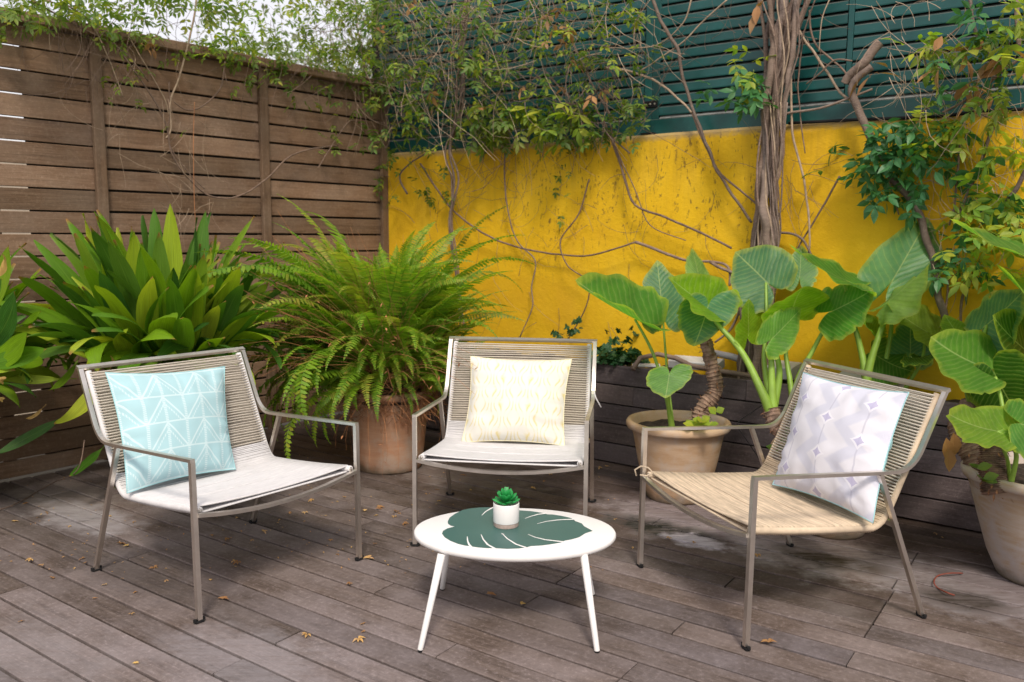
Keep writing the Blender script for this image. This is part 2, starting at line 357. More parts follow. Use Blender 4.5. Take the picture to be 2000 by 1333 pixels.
def mat_alocasia():
    m, nt, bs, out = newmat('elephant_ear_leaf'); uv = nt.nodes.new('ShaderNodeUVMap'); sp = nt.nodes.new('ShaderNodeSeparateXYZ'); nt.links.new(uv.outputs[0], sp.inputs[0])
    oi = nt.nodes.new('ShaderNodeObjectInfo'); X, Y = sp.outputs[0], sp.outputs[1]
    ax = mt(nt, 'ABSOLUTE', X)
    col = oi.outputs['Color']
    geo = nt.nodes.new('ShaderNodeNewGeometry')
    v = mt(nt, 'ADD', mt(nt, 'SUBTRACT', Y, mt(nt, 'MULTIPLY', ax, .75)), mt(nt, 'MULTIPLY', mt(nt, 'SUBTRACT', tex(nt, uv.outputs[0], 3., 3), .5), .16))                     # side ribs run forward from the midrib
    fr = mt(nt, 'ABSOLUTE', mt(nt, 'SUBTRACT', mt(nt, 'FRACT', mt(nt, 'MULTIPLY', v, 9.5)), .5))
    rib = mt(nt, 'SUBTRACT', 1., mt(nt, 'MULTIPLY', fr, 14.), 0, True)
    soft = mt(nt, 'SUBTRACT', 1., mt(nt, 'MULTIPLY', fr, 2.6), 0, True)
    mid = mt(nt, 'SUBTRACT', 1., mt(nt, 'MULTIPLY', ax, 60.), 0, True)
    at = nt.nodes.new('ShaderNodeAttribute'); at.attribute_name = 'edge'; e = at.outputs['Fac']
    nz = tex(nt, uv.outputs[0], 7, 4, .6)
    c = mix(nt, mt(nt, 'MULTIPLY', soft, .16), col, (.28, .44, .12))
    c = mix(nt, mt(nt, 'MULTIPLY', mt(nt, 'MAXIMUM', mt(nt, 'MULTIPLY', rib, .38), mid), .75), c, (.42, .58, .24))
    ed = mt(nt, 'MULTIPLY', mt(nt, 'SUBTRACT', mt(nt, 'ADD', e, mt(nt, 'MULTIPLY', mt(nt, 'SUBTRACT', nz, .5), .35)), .86), 6., 0, True)
    c = mix(nt, mt(nt, 'MULTIPLY', ed, .75), c, (.42, .52, .07))
    c = mix(nt, 1., c, ramp(nt, tex(nt, uv.outputs[0], 2.6, 5, .65), [(.3, (.66, .72, .75)), (.7, (1.32, 1.22, 1.05))]), 'MULTIPLY')
    c = mix(nt, ramp(nt, tex(nt, uv.outputs[0], 16, 5, .7), [(.63, 0.), (.70, .65)]), c, (.34, .27, .07))
    c = mix(nt, mt(nt, 'MULTIPLY', mt(nt, 'SUBTRACT', mt(nt, 'ADD', e, mt(nt, 'MULTIPLY', mt(nt, 'SUBTRACT', tex(nt, uv.outputs[0], 5, 5, .7), .5), .5)), 1.04), 12., 0, True), c, (.30, .17, .06))
    nt.links.new(c, bs.inputs['Base Color']); bs.inputs['Roughness'].default_value = .42
    h = mt(nt, 'ADD', mt(nt, 'MULTIPLY', soft, .6), mt(nt, 'MULTIPLY', rib, -.3)); bump(nt, h, .3, .006, bs)
    tr = nt.nodes.new('ShaderNodeBsdfTranslucent'); nt.links.new(mix(nt, 1., c, (1.5, 1.55, .6), 'MULTIPLY'), tr.inputs[0])
    ms = nt.nodes.new('ShaderNodeMixShader'); ms.inputs[0].default_value = .5
    nt.links.new(bs.outputs[0], ms.inputs[1]); nt.links.new(tr.outputs[0], ms.inputs[2]); nt.links.new(ms.outputs[0], out.inputs[0])
    return m
M_aloc = mat_alocasia()

def mat_cushion(kind):
    m, nt, bs, out = newmat('cushion_' + kind); uv = nt.nodes.new('ShaderNodeUVMap'); sp = nt.nodes.new('ShaderNodeSeparateXYZ'); nt.links.new(uv.outputs[0], sp.inputs[0])
    U, V = sp.outputs[0], sp.outputs[1]
    def fr(x): return mt(nt, 'FRACT', x)
    def tri(x): return mt(nt, 'ABSOLUTE', mt(nt, 'SUBTRACT', mt(nt, 'MULTIPLY', fr(x), 2.), 1.))
    def ln(d, w_): return mt(nt, 'SUBTRACT', 1., mt(nt, 'DIVIDE', mt(nt, 'ABSOLUTE', d), w_), 0, True)
    def sharp(x, k=3.): return mt(nt, 'MULTIPLY', x, k, 0, True)
    if kind == 'aqua':
        base = (.38, .59, .64); f = fr(mt(nt, 'MULTIPLY', V, 4.1)); t = tri(mt(nt, 'MULTIPLY', U, 2.9))
        dots = mt(nt, 'GREATER_THAN', fr(mt(nt, 'MULTIPLY', U, 60.)), .35); dv = mt(nt, 'GREATER_THAN', fr(mt(nt, 'MULTIPLY', V, 60.)), .35)
        a = sharp(ln(mt(nt, 'SUBTRACT', f, t), .06)); b = mt(nt, 'MULTIPLY', sharp(ln(mt(nt, 'SUBTRACT', mt(nt, 'ADD', f, .26), t), .055)), dots)
        hline = mt(nt, 'MAXIMUM', sharp(ln(mt(nt, 'SUBTRACT', f, .03), .035)), 0.)
        vline = mt(nt, 'MULTIPLY', sharp(ln(mt(nt, 'SUBTRACT', tri(mt(nt, 'MULTIPLY', U, 2.9)), .97), .05)), dv)
        vline2 = mt(nt, 'MULTIPLY', sharp(ln(mt(nt, 'SUBTRACT', tri(mt(nt, 'MULTIPLY', U, 2.9)), .03), .05)), dv)
        k = mt(nt, 'MAXIMUM', mt(nt, 'MAXIMUM', a, b), mt(nt, 'MAXIMUM', hline, mt(nt, 'MAXIMUM', vline, vline2)))
        c = mix(nt, mt(nt, 'MULTIPLY', k, .42), base, (.78, .86, .87))
    elif kind == 'yellow':
        w_ = mt(nt, 'MULTIPLY', mt(nt, 'SINE', mt(nt, 'MULTIPLY', V, 19.)), .035)
        sgn = mt(nt, 'SUBTRACT', mt(nt, 'MULTIPLY', mt(nt, 'GREATER_THAN', fr(mt(nt, 'MULTIPLY', U, 4.)), .5), 2.), 1.)
        uu = mt(nt, 'ADD', U, mt(nt, 'MULTIPLY', w_, mt(nt, 'SINE', mt(nt, 'MULTIPLY', U, 25.1))))
        a = sharp(mt(nt, 'SUBTRACT', tri(mt(nt, 'MULTIPLY', uu, 19.)), .62), 2.5)
        brk = ramp(nt, mt(nt, 'ADD', mt(nt, 'MULTIPLY', mt(nt, 'SINE', mt(nt, 'MULTIPLY', V, 38.)), .2), tex(nt, uv.outputs[0], 12, 3)), [(.36, .15), (.55, 1.)])
        c = mix(nt, mt(nt, 'MULTIPLY', a, mt(nt, 'MULTIPLY', brk, .75)), (.72, .71, .65), (.66, .52, .10))
    else:
        zz = tri(mt(nt, 'MULTIPLY', V, 3.2)); b1 = fr(mt(nt, 'ADD', mt(nt, 'MULTIPLY', U, 3.), mt(nt, 'MULTIPLY', zz, .55)))
        c = mix(nt, mt(nt, 'MULTIPLY', sharp(ln(mt(nt, 'SUBTRACT', b1, .5), .26)), .6), (.70, .70, .76), (.54, .56, .68))
        col = mt(nt, 'SUBTRACT', fr(mt(nt, 'MULTIPLY', U, 3.)), .5); row = mt(nt, 'SUBTRACT', fr(mt(nt, 'ADD', mt(nt, 'MULTIPLY', V, 3.2), mt(nt, 'MULTIPLY', mt(nt, 'FLOOR', mt(nt, 'MULTIPLY', U, 3.)), .4))), .5)
        c = mix(nt, mt(nt, 'MULTIPLY', sharp(ln(col, .022)), .5), c, (.42, .42, .52))
        q = mt(nt, 'ADD', mt(nt, 'POWER', mt(nt, 'ABSOLUTE', col), .75), mt(nt, 'POWER', mt(nt, 'ABSOLUTE', row), .75))
        c = mix(nt, mt(nt, 'MULTIPLY', mt(nt, 'LESS_THAN', q, .235), .8), c, (.46, .44, .63))
        halo = mt(nt, 'MULTIPLY', mt(nt, 'LESS_THAN', q, .34), mt(nt, 'GREATER_THAN', q, .235)); c = mix(nt, mt(nt, 'MULTIPLY', halo, .6), c, (.82, .82, .88))
    nt.links.new(c, bs.inputs['Base Color']); bs.inputs['Roughness'].default_value = .9; bs.inputs['Specular IOR Level'].default_value = .15
    wv = mt(nt, 'ADD', mt(nt, 'SINE', mt(nt, 'MULTIPLY', U, 900.)), mt(nt, 'SINE', mt(nt, 'MULTIPLY', V, 900.)))
    bump(nt, mt(nt, 'ADD', mt(nt, 'MULTIPLY', wv, .12), tex(nt, uv.outputs[0], 5, 3, .5)), .25, .006, bs)
    return m

# ------------------------------------------------------------------ ground and deck
mb = MB(); mb.box((-40, -15, -.30), (40, 60, -.14)); tag(link('ground', mb.mesh('ground', M_ground)), kind='structure')
rnd = random.Random(4)
deck = link('deck', None); tag(deck, kind='structure'); deck.matrix_basis = frame(Vector((0, 0, 0)), DP, NP)
mb = MB(); mb.box((-4.95, .3, -.10), (4.2, 4.42, -.07)); link('underlay', mb.mesh('underlay', M_dark), deck)
PITCHP = .1206
forced = {}
for perp, al in ((2.27, -2.2), (2.98, -.6), (3.10, -.6), (3.2, -.6), (1.79, -2.18), (1.55, -2.18), (3.10, -1.145), (2.75, -1.69), (2.51, -1.68), (3.45, -.61), (1.91, -3.27)):
    forced.setdefault(int((perp - 1.13) // PITCHP), []).append(al)
for row in range(-7, 28):
    y0 = 1.13 + row * PITCHP; y1 = y0 + PITCHP - .0095
    if y0 > 4.40: break
    y1 = min(y1, 4.41)
    x = -4.86 + .06 * (y0 - 2.06) + .01; end = 3.9; ends = sorted(forced.get(row, []))
    cuts = []
    k = -.6 - .545 * (8 - rnd.randint(0, 3))
    while k < end:
        if not ends or min(abs(k - e) for e in ends) > 1.0: cuts.append(k)
        k += .545 * rnd.choice((4, 5, 6))
    cuts = sorted(c for c in cuts + ends if x + .3 < c < end - .3)
    for a, b in zip([x] + cuts, cuts + [end]):
        dz = rnd.uniform(-.0015, .0015); gap = rnd.uniform(.001, .0035) if b not in ends else .004
        m_ = MB(); c_ = (a + b) / 2; L = (b - a) / 2 - gap
        m_.box((-L, 0, -.022), (L, y1 - y0 - rnd.uniform(0, .002), 0), bev=.003)
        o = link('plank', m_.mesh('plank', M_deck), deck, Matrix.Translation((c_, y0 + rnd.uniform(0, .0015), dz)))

# ------------------------------------------------------------------ slatted fence
FENCE = thing('slatted_fence', 'tall brown wooden slat fence along the left side with posts and a cap rail', 'fence', frame(CORNER, DF, NF))
bays = [(-4.45 + 1.112 * i, -4.45 + 1.112 * (i + 1)) for i in range(4)]
bays = [(-5.56, -4.448), (-4.448, -3.336), (-3.336, -2.224), (-2.224, -1.112), (-1.112, 0.)]
for bi, (a, b) in enumerate(bays):
    for k in range(20):
        z1 = 2.328 + .1235 * 1 - .1235 * k; z0 = z1 - .1235 + (.014 if bi > 2 else .0085)
        if z0 < 0.015: z0 = .015
        if z1 < .06: break
        if k == 0: z1 = 2.440
        m_ = MB(); L = (b - a) / 2 - .003
        m_.box((-L, 0, z0 - z1), (L, .022, 0), bev=.002)
        link('slat', m_.mesh('slat', M_fence), FENCE, Matrix.Translation(((a + b) / 2, rnd.uniform(0, .004), z1)) @ Matrix.Rotation(rnd.uniform(-.0012, .0012), 4, 'Y'))
def vrot(L): return Matrix.Rotation(-math.pi / 2, 4, 'Y')
for a in (-5.56, -4.448, -3.336, -2.224, -1.112, -.03):
    m_ = MB(); m_.box((0, -.034, -.032), (2.445, -.002, .032), bev=.004)
    link('post', m_.mesh('post', M_fence), FENCE, Matrix.Translation((a, 0, 0)) @ Matrix.Rotation(-math.pi / 2, 4, 'Y'))
    m_ = MB(); m_.box((0, .028, -.045), (2.445, .10, .045), bev=.004)
    link('rear_post', m_.mesh('rear_post', M_fence), FENCE, Matrix.Translation((a, 0, 0)) @ Matrix.Rotation(-math.pi / 2, 4, 'Y'))
for a, b in ((-5.6, -3.40), (-3.396, -1.14), (-1.136, .06)):
    m_ = MB(); m_.box((a, -.06, 2.448), (b, .11, 2.505), bev=.006); link('cap_rail', m_.mesh('cap_rail', M_fence), FENCE)
m_ = MB(); m_.box((-2.60, .030, .02), (.0, .038, 2.44)); link('gap_dark_sheet', m_.mesh('gap_dark_sheet', M_dark), FENCE)  # dark sheet added behind the slats so their gaps look black
for a in (-5.0, -3.9, -2.95, -2.78): 
    m_ = MB(); m_.box((a - .03, .026, .02), (a + .03, .06, 2.44)); link('batten', m_.mesh('batten', M_fence), FENCE)

# ------------------------------------------------------------------ yellow wall, shutters
WM = frame(CORNER, DW, NW)
WALL = link('yellow_wall', None); WALL.matrix_basis = WM
tag(WALL, 'rough yellow rendered garden wall under the green louvred shutters', 'wall')
m_ = MB(); n = 60
for i in range(n + 1):                                            # slightly uneven top edge, rounded
    x = -.3 + 6.6 * i / n; dz = .008 * noise.noise(Vector((x * 3, 0, 0))) - .012 * max(0, (x - 3.2)) / 1.0
    zt = 1.972 + dz
    m_.v += [Vector((x, 0, -.1)), Vector((x, 0, zt - .018)), Vector((x, .008, zt - .004)), Vector((x, .03, zt)), Vector((x, .26, zt + .004)), Vector((x, .28, -.1))]
    if i:
        b = len(m_.v) - 12
        for j in range(5): m_.f.append((b + j, b + j + 6, b + j + 7, b + j + 1)[::-1])
m_.f += [(0, 1, 2, 3, 4, 5)[::-1], tuple(len(m_.v) - 6 + j for j in range(6))]
link('render_coat', m_.mesh('render_coat', M_wall, False), WALL)

SH = thing('louvred_shutter', 'dark green louvred shutter panels standing on top of the yellow wall', 'shutter', WM)
def sx(px, py): return (inv(SH) @ wallp(px, py, -.05)).x
x_c, x_m = sx(1273, 150), sx(1656, 150)
panel_edges = [-.25, x_c - 1.28, x_c - .012, x_c + .012, x_m + .0, x_m + 1.30, 6.2]
def sbox(name, a, b, y0, y1, z0, z1, mat=M_green, bev=.003):
    q = MB(); q.box((a, y0, z0), (b, y1, z1), bev=bev); return link(name, q.mesh(name, mat), SH)
TOPZ = 3.55
sbox('bottom_rail', -.25, x_c - .01, .045, .085, 1.958, 2.065); sbox('bottom_rail', x_c + .004, 6.2, .043, .085, 1.945, 2.062)
q = MB(); q.v = [Vector(v) for v in ((x_c + .06, .046, 2.064), (6.2, .046, 2.064), (6.2, .084, 2.096), (x_c + .06, .084, 2.096), (-.2, .046, 2.067), (x_c - .06, .046, 2.067), (x_c - .06, .084, 2.09), (-.2, .084, 2.09))]
q.f = [(0, 1, 2, 3), (4, 5, 6, 7)]; link('ledge', q.mesh('ledge', M_sill), SH)
for xa, wd in ((x_c - .050, .05), (x_c + .002, .05), (x_m - .014, .030), (x_c - 1.32, .05), (x_m + 1.25, .04), (-.10, .05)):
    q = MB(); q.box((0, .050 + (.002 if wd > .04 else .0), 0), (TOPZ - 1.99, .082, wd), bev=.003)
    link('stile', q.mesh('stile', M_green), SH, Matrix.Translation((xa + wd, 0, 1.99)) @ Matrix.Rotation(-math.pi / 2, 4, 'Y'))
sbox('back_panel', -.25, 6.2, .115, .12, 1.93, TOPZ, M_dark, 0)
spans = [(-.05, x_c - 1.325), (x_c - 1.265, x_c - .053), (x_c + .055, x_m - .017), (x_m + .019, x_m + 1.247), (x_m + 1.293, 6.15)]
for a, b in spans:
    q = MB(); L = (b - a) / 2
    prof = [(.0, .0), (-.001, .006), (.001, .047), (.005, .051), (.048, .075), (.050, .071)]
    for x in (-L, L): q.v += [Vector((x, y, z)) for y, z in prof]
    for i in range(6): q.f.append((i, (i + 1) % 6, 6 + (i + 1) % 6, 6 + i)[::-1])
    me = q.mesh('louvre', M_green)
    z = 2.085
    while z < 3.5:
        link('louvre', me, SH, Matrix.Translation(((a + b) / 2, .052, z)) @ Matrix.Rotation(rnd.uniform(-.002, .002), 4, 'Y')); z += .0655
hz = 2.155
hg = sbox('hinge_plate', x_c - .048, x_c + .046, .040, .050, hz - .021, hz + .021, M_black)
q = MB()
for dx in (-.03, 0, .03): q.lathe([(0, .006), (.004, .005), (.006, 0)], 10)
q = MB()
for dx in (-.03, 0., .03):
    b = len(q.v); q.lathe([(.0005, .006), (.0045, .004), (.006, 0)], 10)
    for i in range(b, len(q.v)): v = q.v[i]; q.v[i] = Vector((x_c + dx, .040 - v.z, hz + v.y)) + Vector((v.x, 0, 0))
link('bolt', q.mesh('bolt', M_steel), hg)
sbox('bottom_bolt', x_c - .05, x_c + .045, .01, .06, 1.973, 1.981, M_black, 0)
# black cable along the wall top at the right
q = MB(); pts = [wallp(x, y, .012) for x, y in ((1540, 241), (1600, 238), (1680, 234), (1760, 231), (1850, 226), (1920, 217), (2040, 212), (2200, 205))]
q.tube(pts, .009, 7); tag(link('cable', q.mesh('cable', M_black, True)), 'black cable running along the wall top behind the right hand vine', 'cable')

# ------------------------------------------------------------------ long planter box
PB = thing('planter_box', 'long dark timber planter built of horizontal boards against the yellow wall', 'planter', frame(PLANTER, DW, NW))
for k in range(5):
    z0 = .008 + .1185 * k; cuts = [-3.0, -1.75 + .45 * (k % 3), -.52 + .13 * ((k * 7) % 4), .78 + .2 * ((k * 3) % 4), 3.3]
    cuts = {4: [-3, -1.5, .06, 1.45, 3.3], 3: [-3, -1.2, -.62, .30, 1.9, 3.3], 2: [-3, -1.6, .85, 2.3, 3.3], 1: [-3, -1.1, .62, 1.22, 3.3], 0: [-3, -1.5, .5, 2., 3.3]}[k]
    for a, b in zip(cuts, cuts[1:]):
        q = MB(); q.box((-(b - a) / 2 + .001, 0, 0), ((b - a) / 2 - .001, .022, .1105), bev=.0025)
        link('board', q.mesh('board', M_planter), PB, Matrix.Translation(((a + b) / 2, rnd.uniform(0, .003), z0)))
q = MB(); q.box((-3, .026, 0), (3.3, .03, .585)); link('liner', q.mesh('liner', M_dark), PB)
q = MB(); nx, ny = 90, 8
for i in range(nx + 1):
    for j in range(ny + 1):
        x = -3 + 6.3 * i / nx; y = .03 + .415 * j / ny; q.v.append(Vector((x, y, .535 + .045 * noise.noise(Vector((x * 6, y * 6, 0))) + .02 * noise.noise(Vector((x * 25, y * 25, 3))))))
        if i and j: b = len(q.v) - 1; q.f.append((b, b - 1, b - ny - 2, b - ny - 1))
link('soil', q.mesh('soil', M_soil, True), PB)

# ------------------------------------------------------------------ lounge chairs
W, BTY, BTZ = .738, -.778, .821
def arc(p0, c, p1, n=7): return [tuple(Vector(p0) * (1 - t) ** 2 + Vector(c) * 2 * t * (1 - t) + Vector(p1) * t * t) for t in [i / n for i in range(n + 1)]]
def rod_path():                                                  # inner rod carrying the cords: (y, z)
    p = [(-.7705, .806)]
    p += [(-.7705 + (.7705 - .590) * t, .806 - (.806 - .415) * t) for t in (.25, .5, .75)]
    p += [(q[0], q[1]) for q in arc((-.590, .415, 0), (-.562, .352, 0), (-.515, .347, 0), 6)]
    p += [(-.42, .353), (-.3, .363), (-.18, .375), (-.08, .387), (-.012, .396)]
    return p
def path_at(p, s):
    for a, b in zip(p, p[1:]):
        l = math.dist(a, b)
        if s <= l: t = s / l; return (a[0] + (b[0] - a[0]) * t, a[1] + (b[1] - a[1]) * t), ((b[0] - a[0]) / l, (b[1] - a[1]) / l)
        s -= l
    l = math.dist(p[-2], p[-1]); return p[-1], ((p[-1][0] - p[-2][0]) / l, (p[-1][1] - p[-2][1]) / l)
RP = rod_path(); RLEN = sum(math.dist(a, b) for a, b in zip(RP, RP[1:]))
XI = W / 2 - .027
def cord_mesh(half, sag, r, thick, twist, lift):
    q = MB(); pts = []; n = 8
    for i in range(n + 1):
        t = i / n * 2 - 1; pts.append(Vector((t * half, -sag * (1 - t * t), thick + lift * (1 - t * t))))
    pts.append(Vector((half + .008, 0, 0)))
    for i in range(n + 1):
        t = 1 - i / n * 2; pts.append(Vector((t * half, -sag * (1 - t * t) + twist * (1 - abs(t) ** 6), -thick)))
    pts.append(Vector((-half - .008, 0, 0)))
    q.tube(pts, r, 5, closed=True); return q
CH = {}
def chair(name_label, x, y, yaw, backmat, seatmat, loose=0):
    M = Matrix.Translation((x, y, 0)) @ Matrix.Rotation(yaw - math.pi / 2, 4, 'Z')
    t = thing('lounge_chair', name_label, 'chair', M, 'steel and cord lounge chairs round the low table')
    for s in (-1, 1):
        X = s * W / 2
        side = [(X, BTY, BTZ), (X, -.70, .650)] + [(X, a[0], a[1]) for a in arc((-.690, .628, 0), (-.655, .545, 0), (-.575, .549, 0), 7)] + [(X, -.5, .552), (X, 0., .579)]
        q = MB(); q.bar(side, (1, 0, 0), .018, .012); link('arm_rail', q.mesh('arm_rail', M_steel), t)
        q = MB(); q.bar([(X, -.0062, .5725), (X, 0.0, .012)], (1, 0, 0), .0175, .0175); l1 = link('leg', q.mesh('leg', M_steel), t)
        q = MB(); q.bar([(X, -.513, .546), (X, -.7375, .012)], (1, 0, 0), .0175, .016); l2 = link('leg', q.mesh('leg', M_steel), t)
        for l_, yy in ((l1, 0.), (l2, -.7375)):
            q = MB(); q.box((X - .015, yy - .009, 0), (X + .015, yy + .009, .010), bev=.003); q.tube([(X - .016, yy, .006), (X - .016, yy, .016)], .0065, 8); q.tube([(X + .016, yy, .006), (X + .016, yy, .016)], .0065, 8)
            link('foot_cap', q.mesh('foot_cap', M_black), l_)
        q = MB(); q.tube([(s * XI, a[0], a[1]) for a in RP], .0085, 8); link('cord_rod', q.mesh('cord_rod', M_steel, True), t)
        q = MB(); q.tube([(s * XI, a[0], a[1]) for a in RP], .0122, 10); link('cord_wrap', q.mesh('cord_wrap', seatmat, True), t)
    q = MB(); q.bar([(-W / 2 - .01, BTY - .002, BTZ + .001), (W / 2 + .01, BTY - .002, BTZ + .001)], (0, .40, .92), .012, .0205); link('top_rail', q.mesh('top_rail', M_steel), t)
    q = MB(); q.bar([(-W / 2 + .008, -.607, .352), (W / 2 - .008, -.607, .352)], (0, 1, 0), .018, .018); link('rear_crossbar', q.mesh('rear_crossbar', M_steel), t)
    fr_ = [(W / 2 * k, .000, .387 - .040 * (1 - k * k) ** 1.0) for k in [i / 10 * 2 * .975 - .975 for i in range(11)]]
    q = MB(); q.bar(fr_, (0, 1, 0), .020, .013); link('front_rail', q.mesh('front_rail', M_steel), t)
    rr = random.Random(int(x * 100) + 7)
    s = .012; nb = 0
    A = [cord_mesh(XI, .0 + .002 * i, .0032, .0115, .0015 + .001 * i, 0).mesh('cord', backmat, True) for i in range(3)]
    B = [cord_mesh(XI, .0, .0039, .0125, .0035, -.004 - .0035 * i).mesh('cord', seatmat, True) for i in range(4)]
    while s < RLEN - .012:
        (yy, zz), (ty, tz) = path_at(RP, s)
        T = Vector((0, ty, tz)); N = Vector((0, -tz, ty)) if True else None      # seat: N up; back: N forward
        m_ = Matrix(((1, 0, 0, 0), (0, T.y, N.y, yy), (0, T.z, N.z, zz), (0, 0, 0, 1)))
        isback = s < .42
        me = rr.choice(A) if isback else B[min(3, int((s - .42) / .14))]
        if isback and s < .07 + .03 * loose: m_ = m_ @ Matrix.Rotation(rr.uniform(-.006, .006), 4, 'Z')
        link('cord', me, t, m_)
        s += rr.uniform(.0112, .0120) if isback else .0079
    for p_ in t.children:
        pass
    return t
chairs = [chair('metal lounge chair with pale cord seat holding the light blue cushion', -.860, 3.113, -.664, M_cordb, M_cordl, 1),
          chair('metal lounge chair with pale cord seat holding the cream and yellow cushion', -.052, 3.519, -1.706, M_cordb, M_cordl, 2),
          chair('metal lounge chair with weathered tan cord seat holding the lavender patterned cushion', .654, 3.001, -2.803, M_cordb, M_cordt, 0)]
# loose knotted cord ends
for c, pts, lab, mat in ((2, ((1243, 930), (1240, 918), (1252, 911), (1266, 914), (1276, 924), (1262, 930), (1250, 928)), 'frayed', M_cordt), (1, ((1160, 765), (1164, 778), (1174, 796)), 'loose', M_cordl)):
    d0 = 3.06 if c == 2 else 3.98
    q = MB(); q.tube([P(x, y, d0 - .002 * i) for i, (x, y) in enumerate(pts)], .0032, 5); wpart('cord_end', q, mat, chairs[c], True)

# ------------------------------------------------------------------ cushions
def cushion(ch, corners, label, mat, backmat, thick=.075, off=0.):
    M = ch.matrix_basis; p0 = M @ Vector((0, -.452 + off, .372)); p1 = M @ Vector((0, -.655 + off, .80)); lx = (M.to_3x3() @ Vector((1, 0, 0)))
    nrm = lx.cross(p1 - p0).normalized()
    if nrm.dot(EYE - p0) < 0: nrm = -nrm
    TL, TR, BR, BL = [PL(x, y, p0, nrm) for x, y in corners]
    c0 = (TL + TR + BR + BL) / 4
    root = thing('cushion', label, 'cushion', c0)
    n = 26; front = MB(); back = MB(); front.uv = []; rr = random.Random(len(label))
    for side, q in ((1, front), (-1, back)):
        for i in range(n + 1):
            for j in range(n + 1):
                u, v = i / n, j / n; a, b = 2 * u - 1, 2 * v - 1
                # pincushion outline: the sides curve in between the corners
                ua = .5 + .5 * a * (1 - .075 * (1 - b * b) ) ; vb = .5 + .5 * b * (1 - .075 * (1 - a * a))
                p = (BL * (1 - ua) + BR * ua) * (1 - vb) + (TL * (1 - ua) + TR * ua) * vb
                e = max(0, (1 - a * a)) ** .55 * max(0, (1 - b * b)) ** .55
                wr = noise.noise(Vector((u * 7 + len(label), v * 7, side))) * .007 + noise.noise(Vector((u * 3, v * 16 + len(label), side))) * .016 * (abs(a) ** 2) + noise.noise(Vector((u * 16, v * 3 + len(label), side))) * .016 * (abs(b) ** 2)
                cr = max(0, 1 - abs((u - .5) + (v - .18) * 1.2 - .28) * 14) * max(0, 1 - v * 2.8) * .012
                q.v.append(p + nrm * side * (thick * e + wr * min(1, e * 3) - cr * min(1, e * 4)) - c0)
                if q.uv is not None: q.uv.append((u, v))
                if i and j:
                    k = len(q.v) - 1; f_ = (k, k - 1, k - n - 2, k - n - 1); q.f.append(f_ if side < 0 else f_[::-1])
    link('cushion_front', front.mesh('cushion_front', mat, True), root); link('cushion_back', back.mesh('cushion_back', backmat, True), root)
    q = MB(); loop = []
    for (a, b) in ((0, 0), (1, 0), (1, 1), (0, 1)): pass
    idx = [i * (n + 1) for i in range(n + 1)] + [n * (n + 1) + j for j in range(1, n + 1)] + [i * (n + 1) + n for i in range(n - 1, -1, -1)] + [j for j in range(n - 1, 0, -1)]
    q.tube([front.v[i] for i in idx], .0022, 5, closed=True); link('seam', q.mesh('seam', backmat, True), root)
    return root
M_ca, M_cy, M_cl = mat_cushion('aqua'), mat_cushion('yellow'), mat_cushion('lavender')
M_aqua = plain('aqua_cloth', (.33, .60, .63), .9, var=.05); M_cream = plain('cream_cloth', (.78, .72, .5), .9, var=.05)
cushion(chairs[0], ((206, 728), (439, 716), (460, 917), (248, 964)), 'light blue cushion with white dashed zigzag lines leaning in the left chair', M_ca, M_aqua)
cushion(chairs[1], ((919, 696), (1117, 702), (1103, 871), (901, 865)), 'cream cushion with faint yellow wavy stripes on the middle chair', M_cy, M_cream)
cushion(chairs[2], ((1569, 728), (1775, 767), (1705, 1022), (1509, 947)), 'white and lavender cushion with small purple diamonds and aqua back on the right chair', M_cl, M_aqua)

# ------------------------------------------------------------------ low table
TC = Vector((.0135, 2.915, 0)); TH = .31
TB = thing('coffee_table', 'low oval white metal table with a green monstera leaf printed on top', 'table', TC)
q = MB(); n = 72; rx, ry = .3605, .2465
prof = [(.0, -.016), (.955, -.016), (.985, -.012), (1., -.004), (.998, .004), (.990, .0085), (.975, .010), (0.0, .010)]
for r_, z in prof:
    for j in range(n):
        a = 2 * math.pi * j / n; ex = 1 + .012 * math.cos(2 * a + 1.9)
        q.v.append(Vector((math.cos(a) * rx * r_ * ex, math.sin(a) * ry * r_ * ex, TH - .010 + z)))
for i in range(len(prof) - 1):
    for j in range(n): q.f.append((i * n + j, i * n + (j + 1) % n, (i + 1) * n + (j + 1) % n, (i + 1) * n + j))
link('tabletop', q.mesh('tabletop', M_white, True), TB)
for fx, fy, tx, ty in ((-.294, 2.627, -.232, 2.735), (.2835, 2.627, .245, 2.735), (-.2616, 3.112, -.225, 3.05), (.3096, 3.069, .250, 3.03)):
    q = MB(); q.tube([Vector((fx, fy, .004)) - TC, Vector((fx, fy, .006)) - TC, Vector(((fx + tx) / 2, (fy + ty) / 2, .145)) - TC, Vector((tx, ty, TH - .022)) - TC], [.0085, .0095, .0115, .0135], 14)
    l_ = link('leg', q.mesh('leg', M_white, True), TB)
    q = MB(); q.tube([Vector((fx, fy, 0)) - TC, Vector((fx, fy, .006)) - TC], .0088, 12); link('foot_cap', q.mesh('foot_cap', M_black), l_)
def tz(x, y, dz): return G(780 + x / 3.509, 920 + y / 3.509, TH + dz) - TC
outl = [(380, 381), (352, 376), (333, 362), (332, 345), (345, 320), (380, 295), (430, 270), (480, 258), (540, 252), (600, 250), (660, 253), (740, 264), (830, 271), (900, 276), (950, 283), (998, 291), (1012, 298), (1050, 299), (1110, 308), (1160, 319), (1192, 330), (1205, 344), (1250, 360), (1267, 380), (1325, 411), (1275, 428), (1232, 455), (1180, 470), (1135, 478), (1108, 491), (1040, 503), (980, 511), (900, 516), (870, 525), (820, 532), (740, 535), (690, 532), (655, 530), (600, 530), (540, 525), (490, 517), (450, 512), (400, 500), (350, 480), (310, 455), (292, 430), (300, 410), (330, 394)]
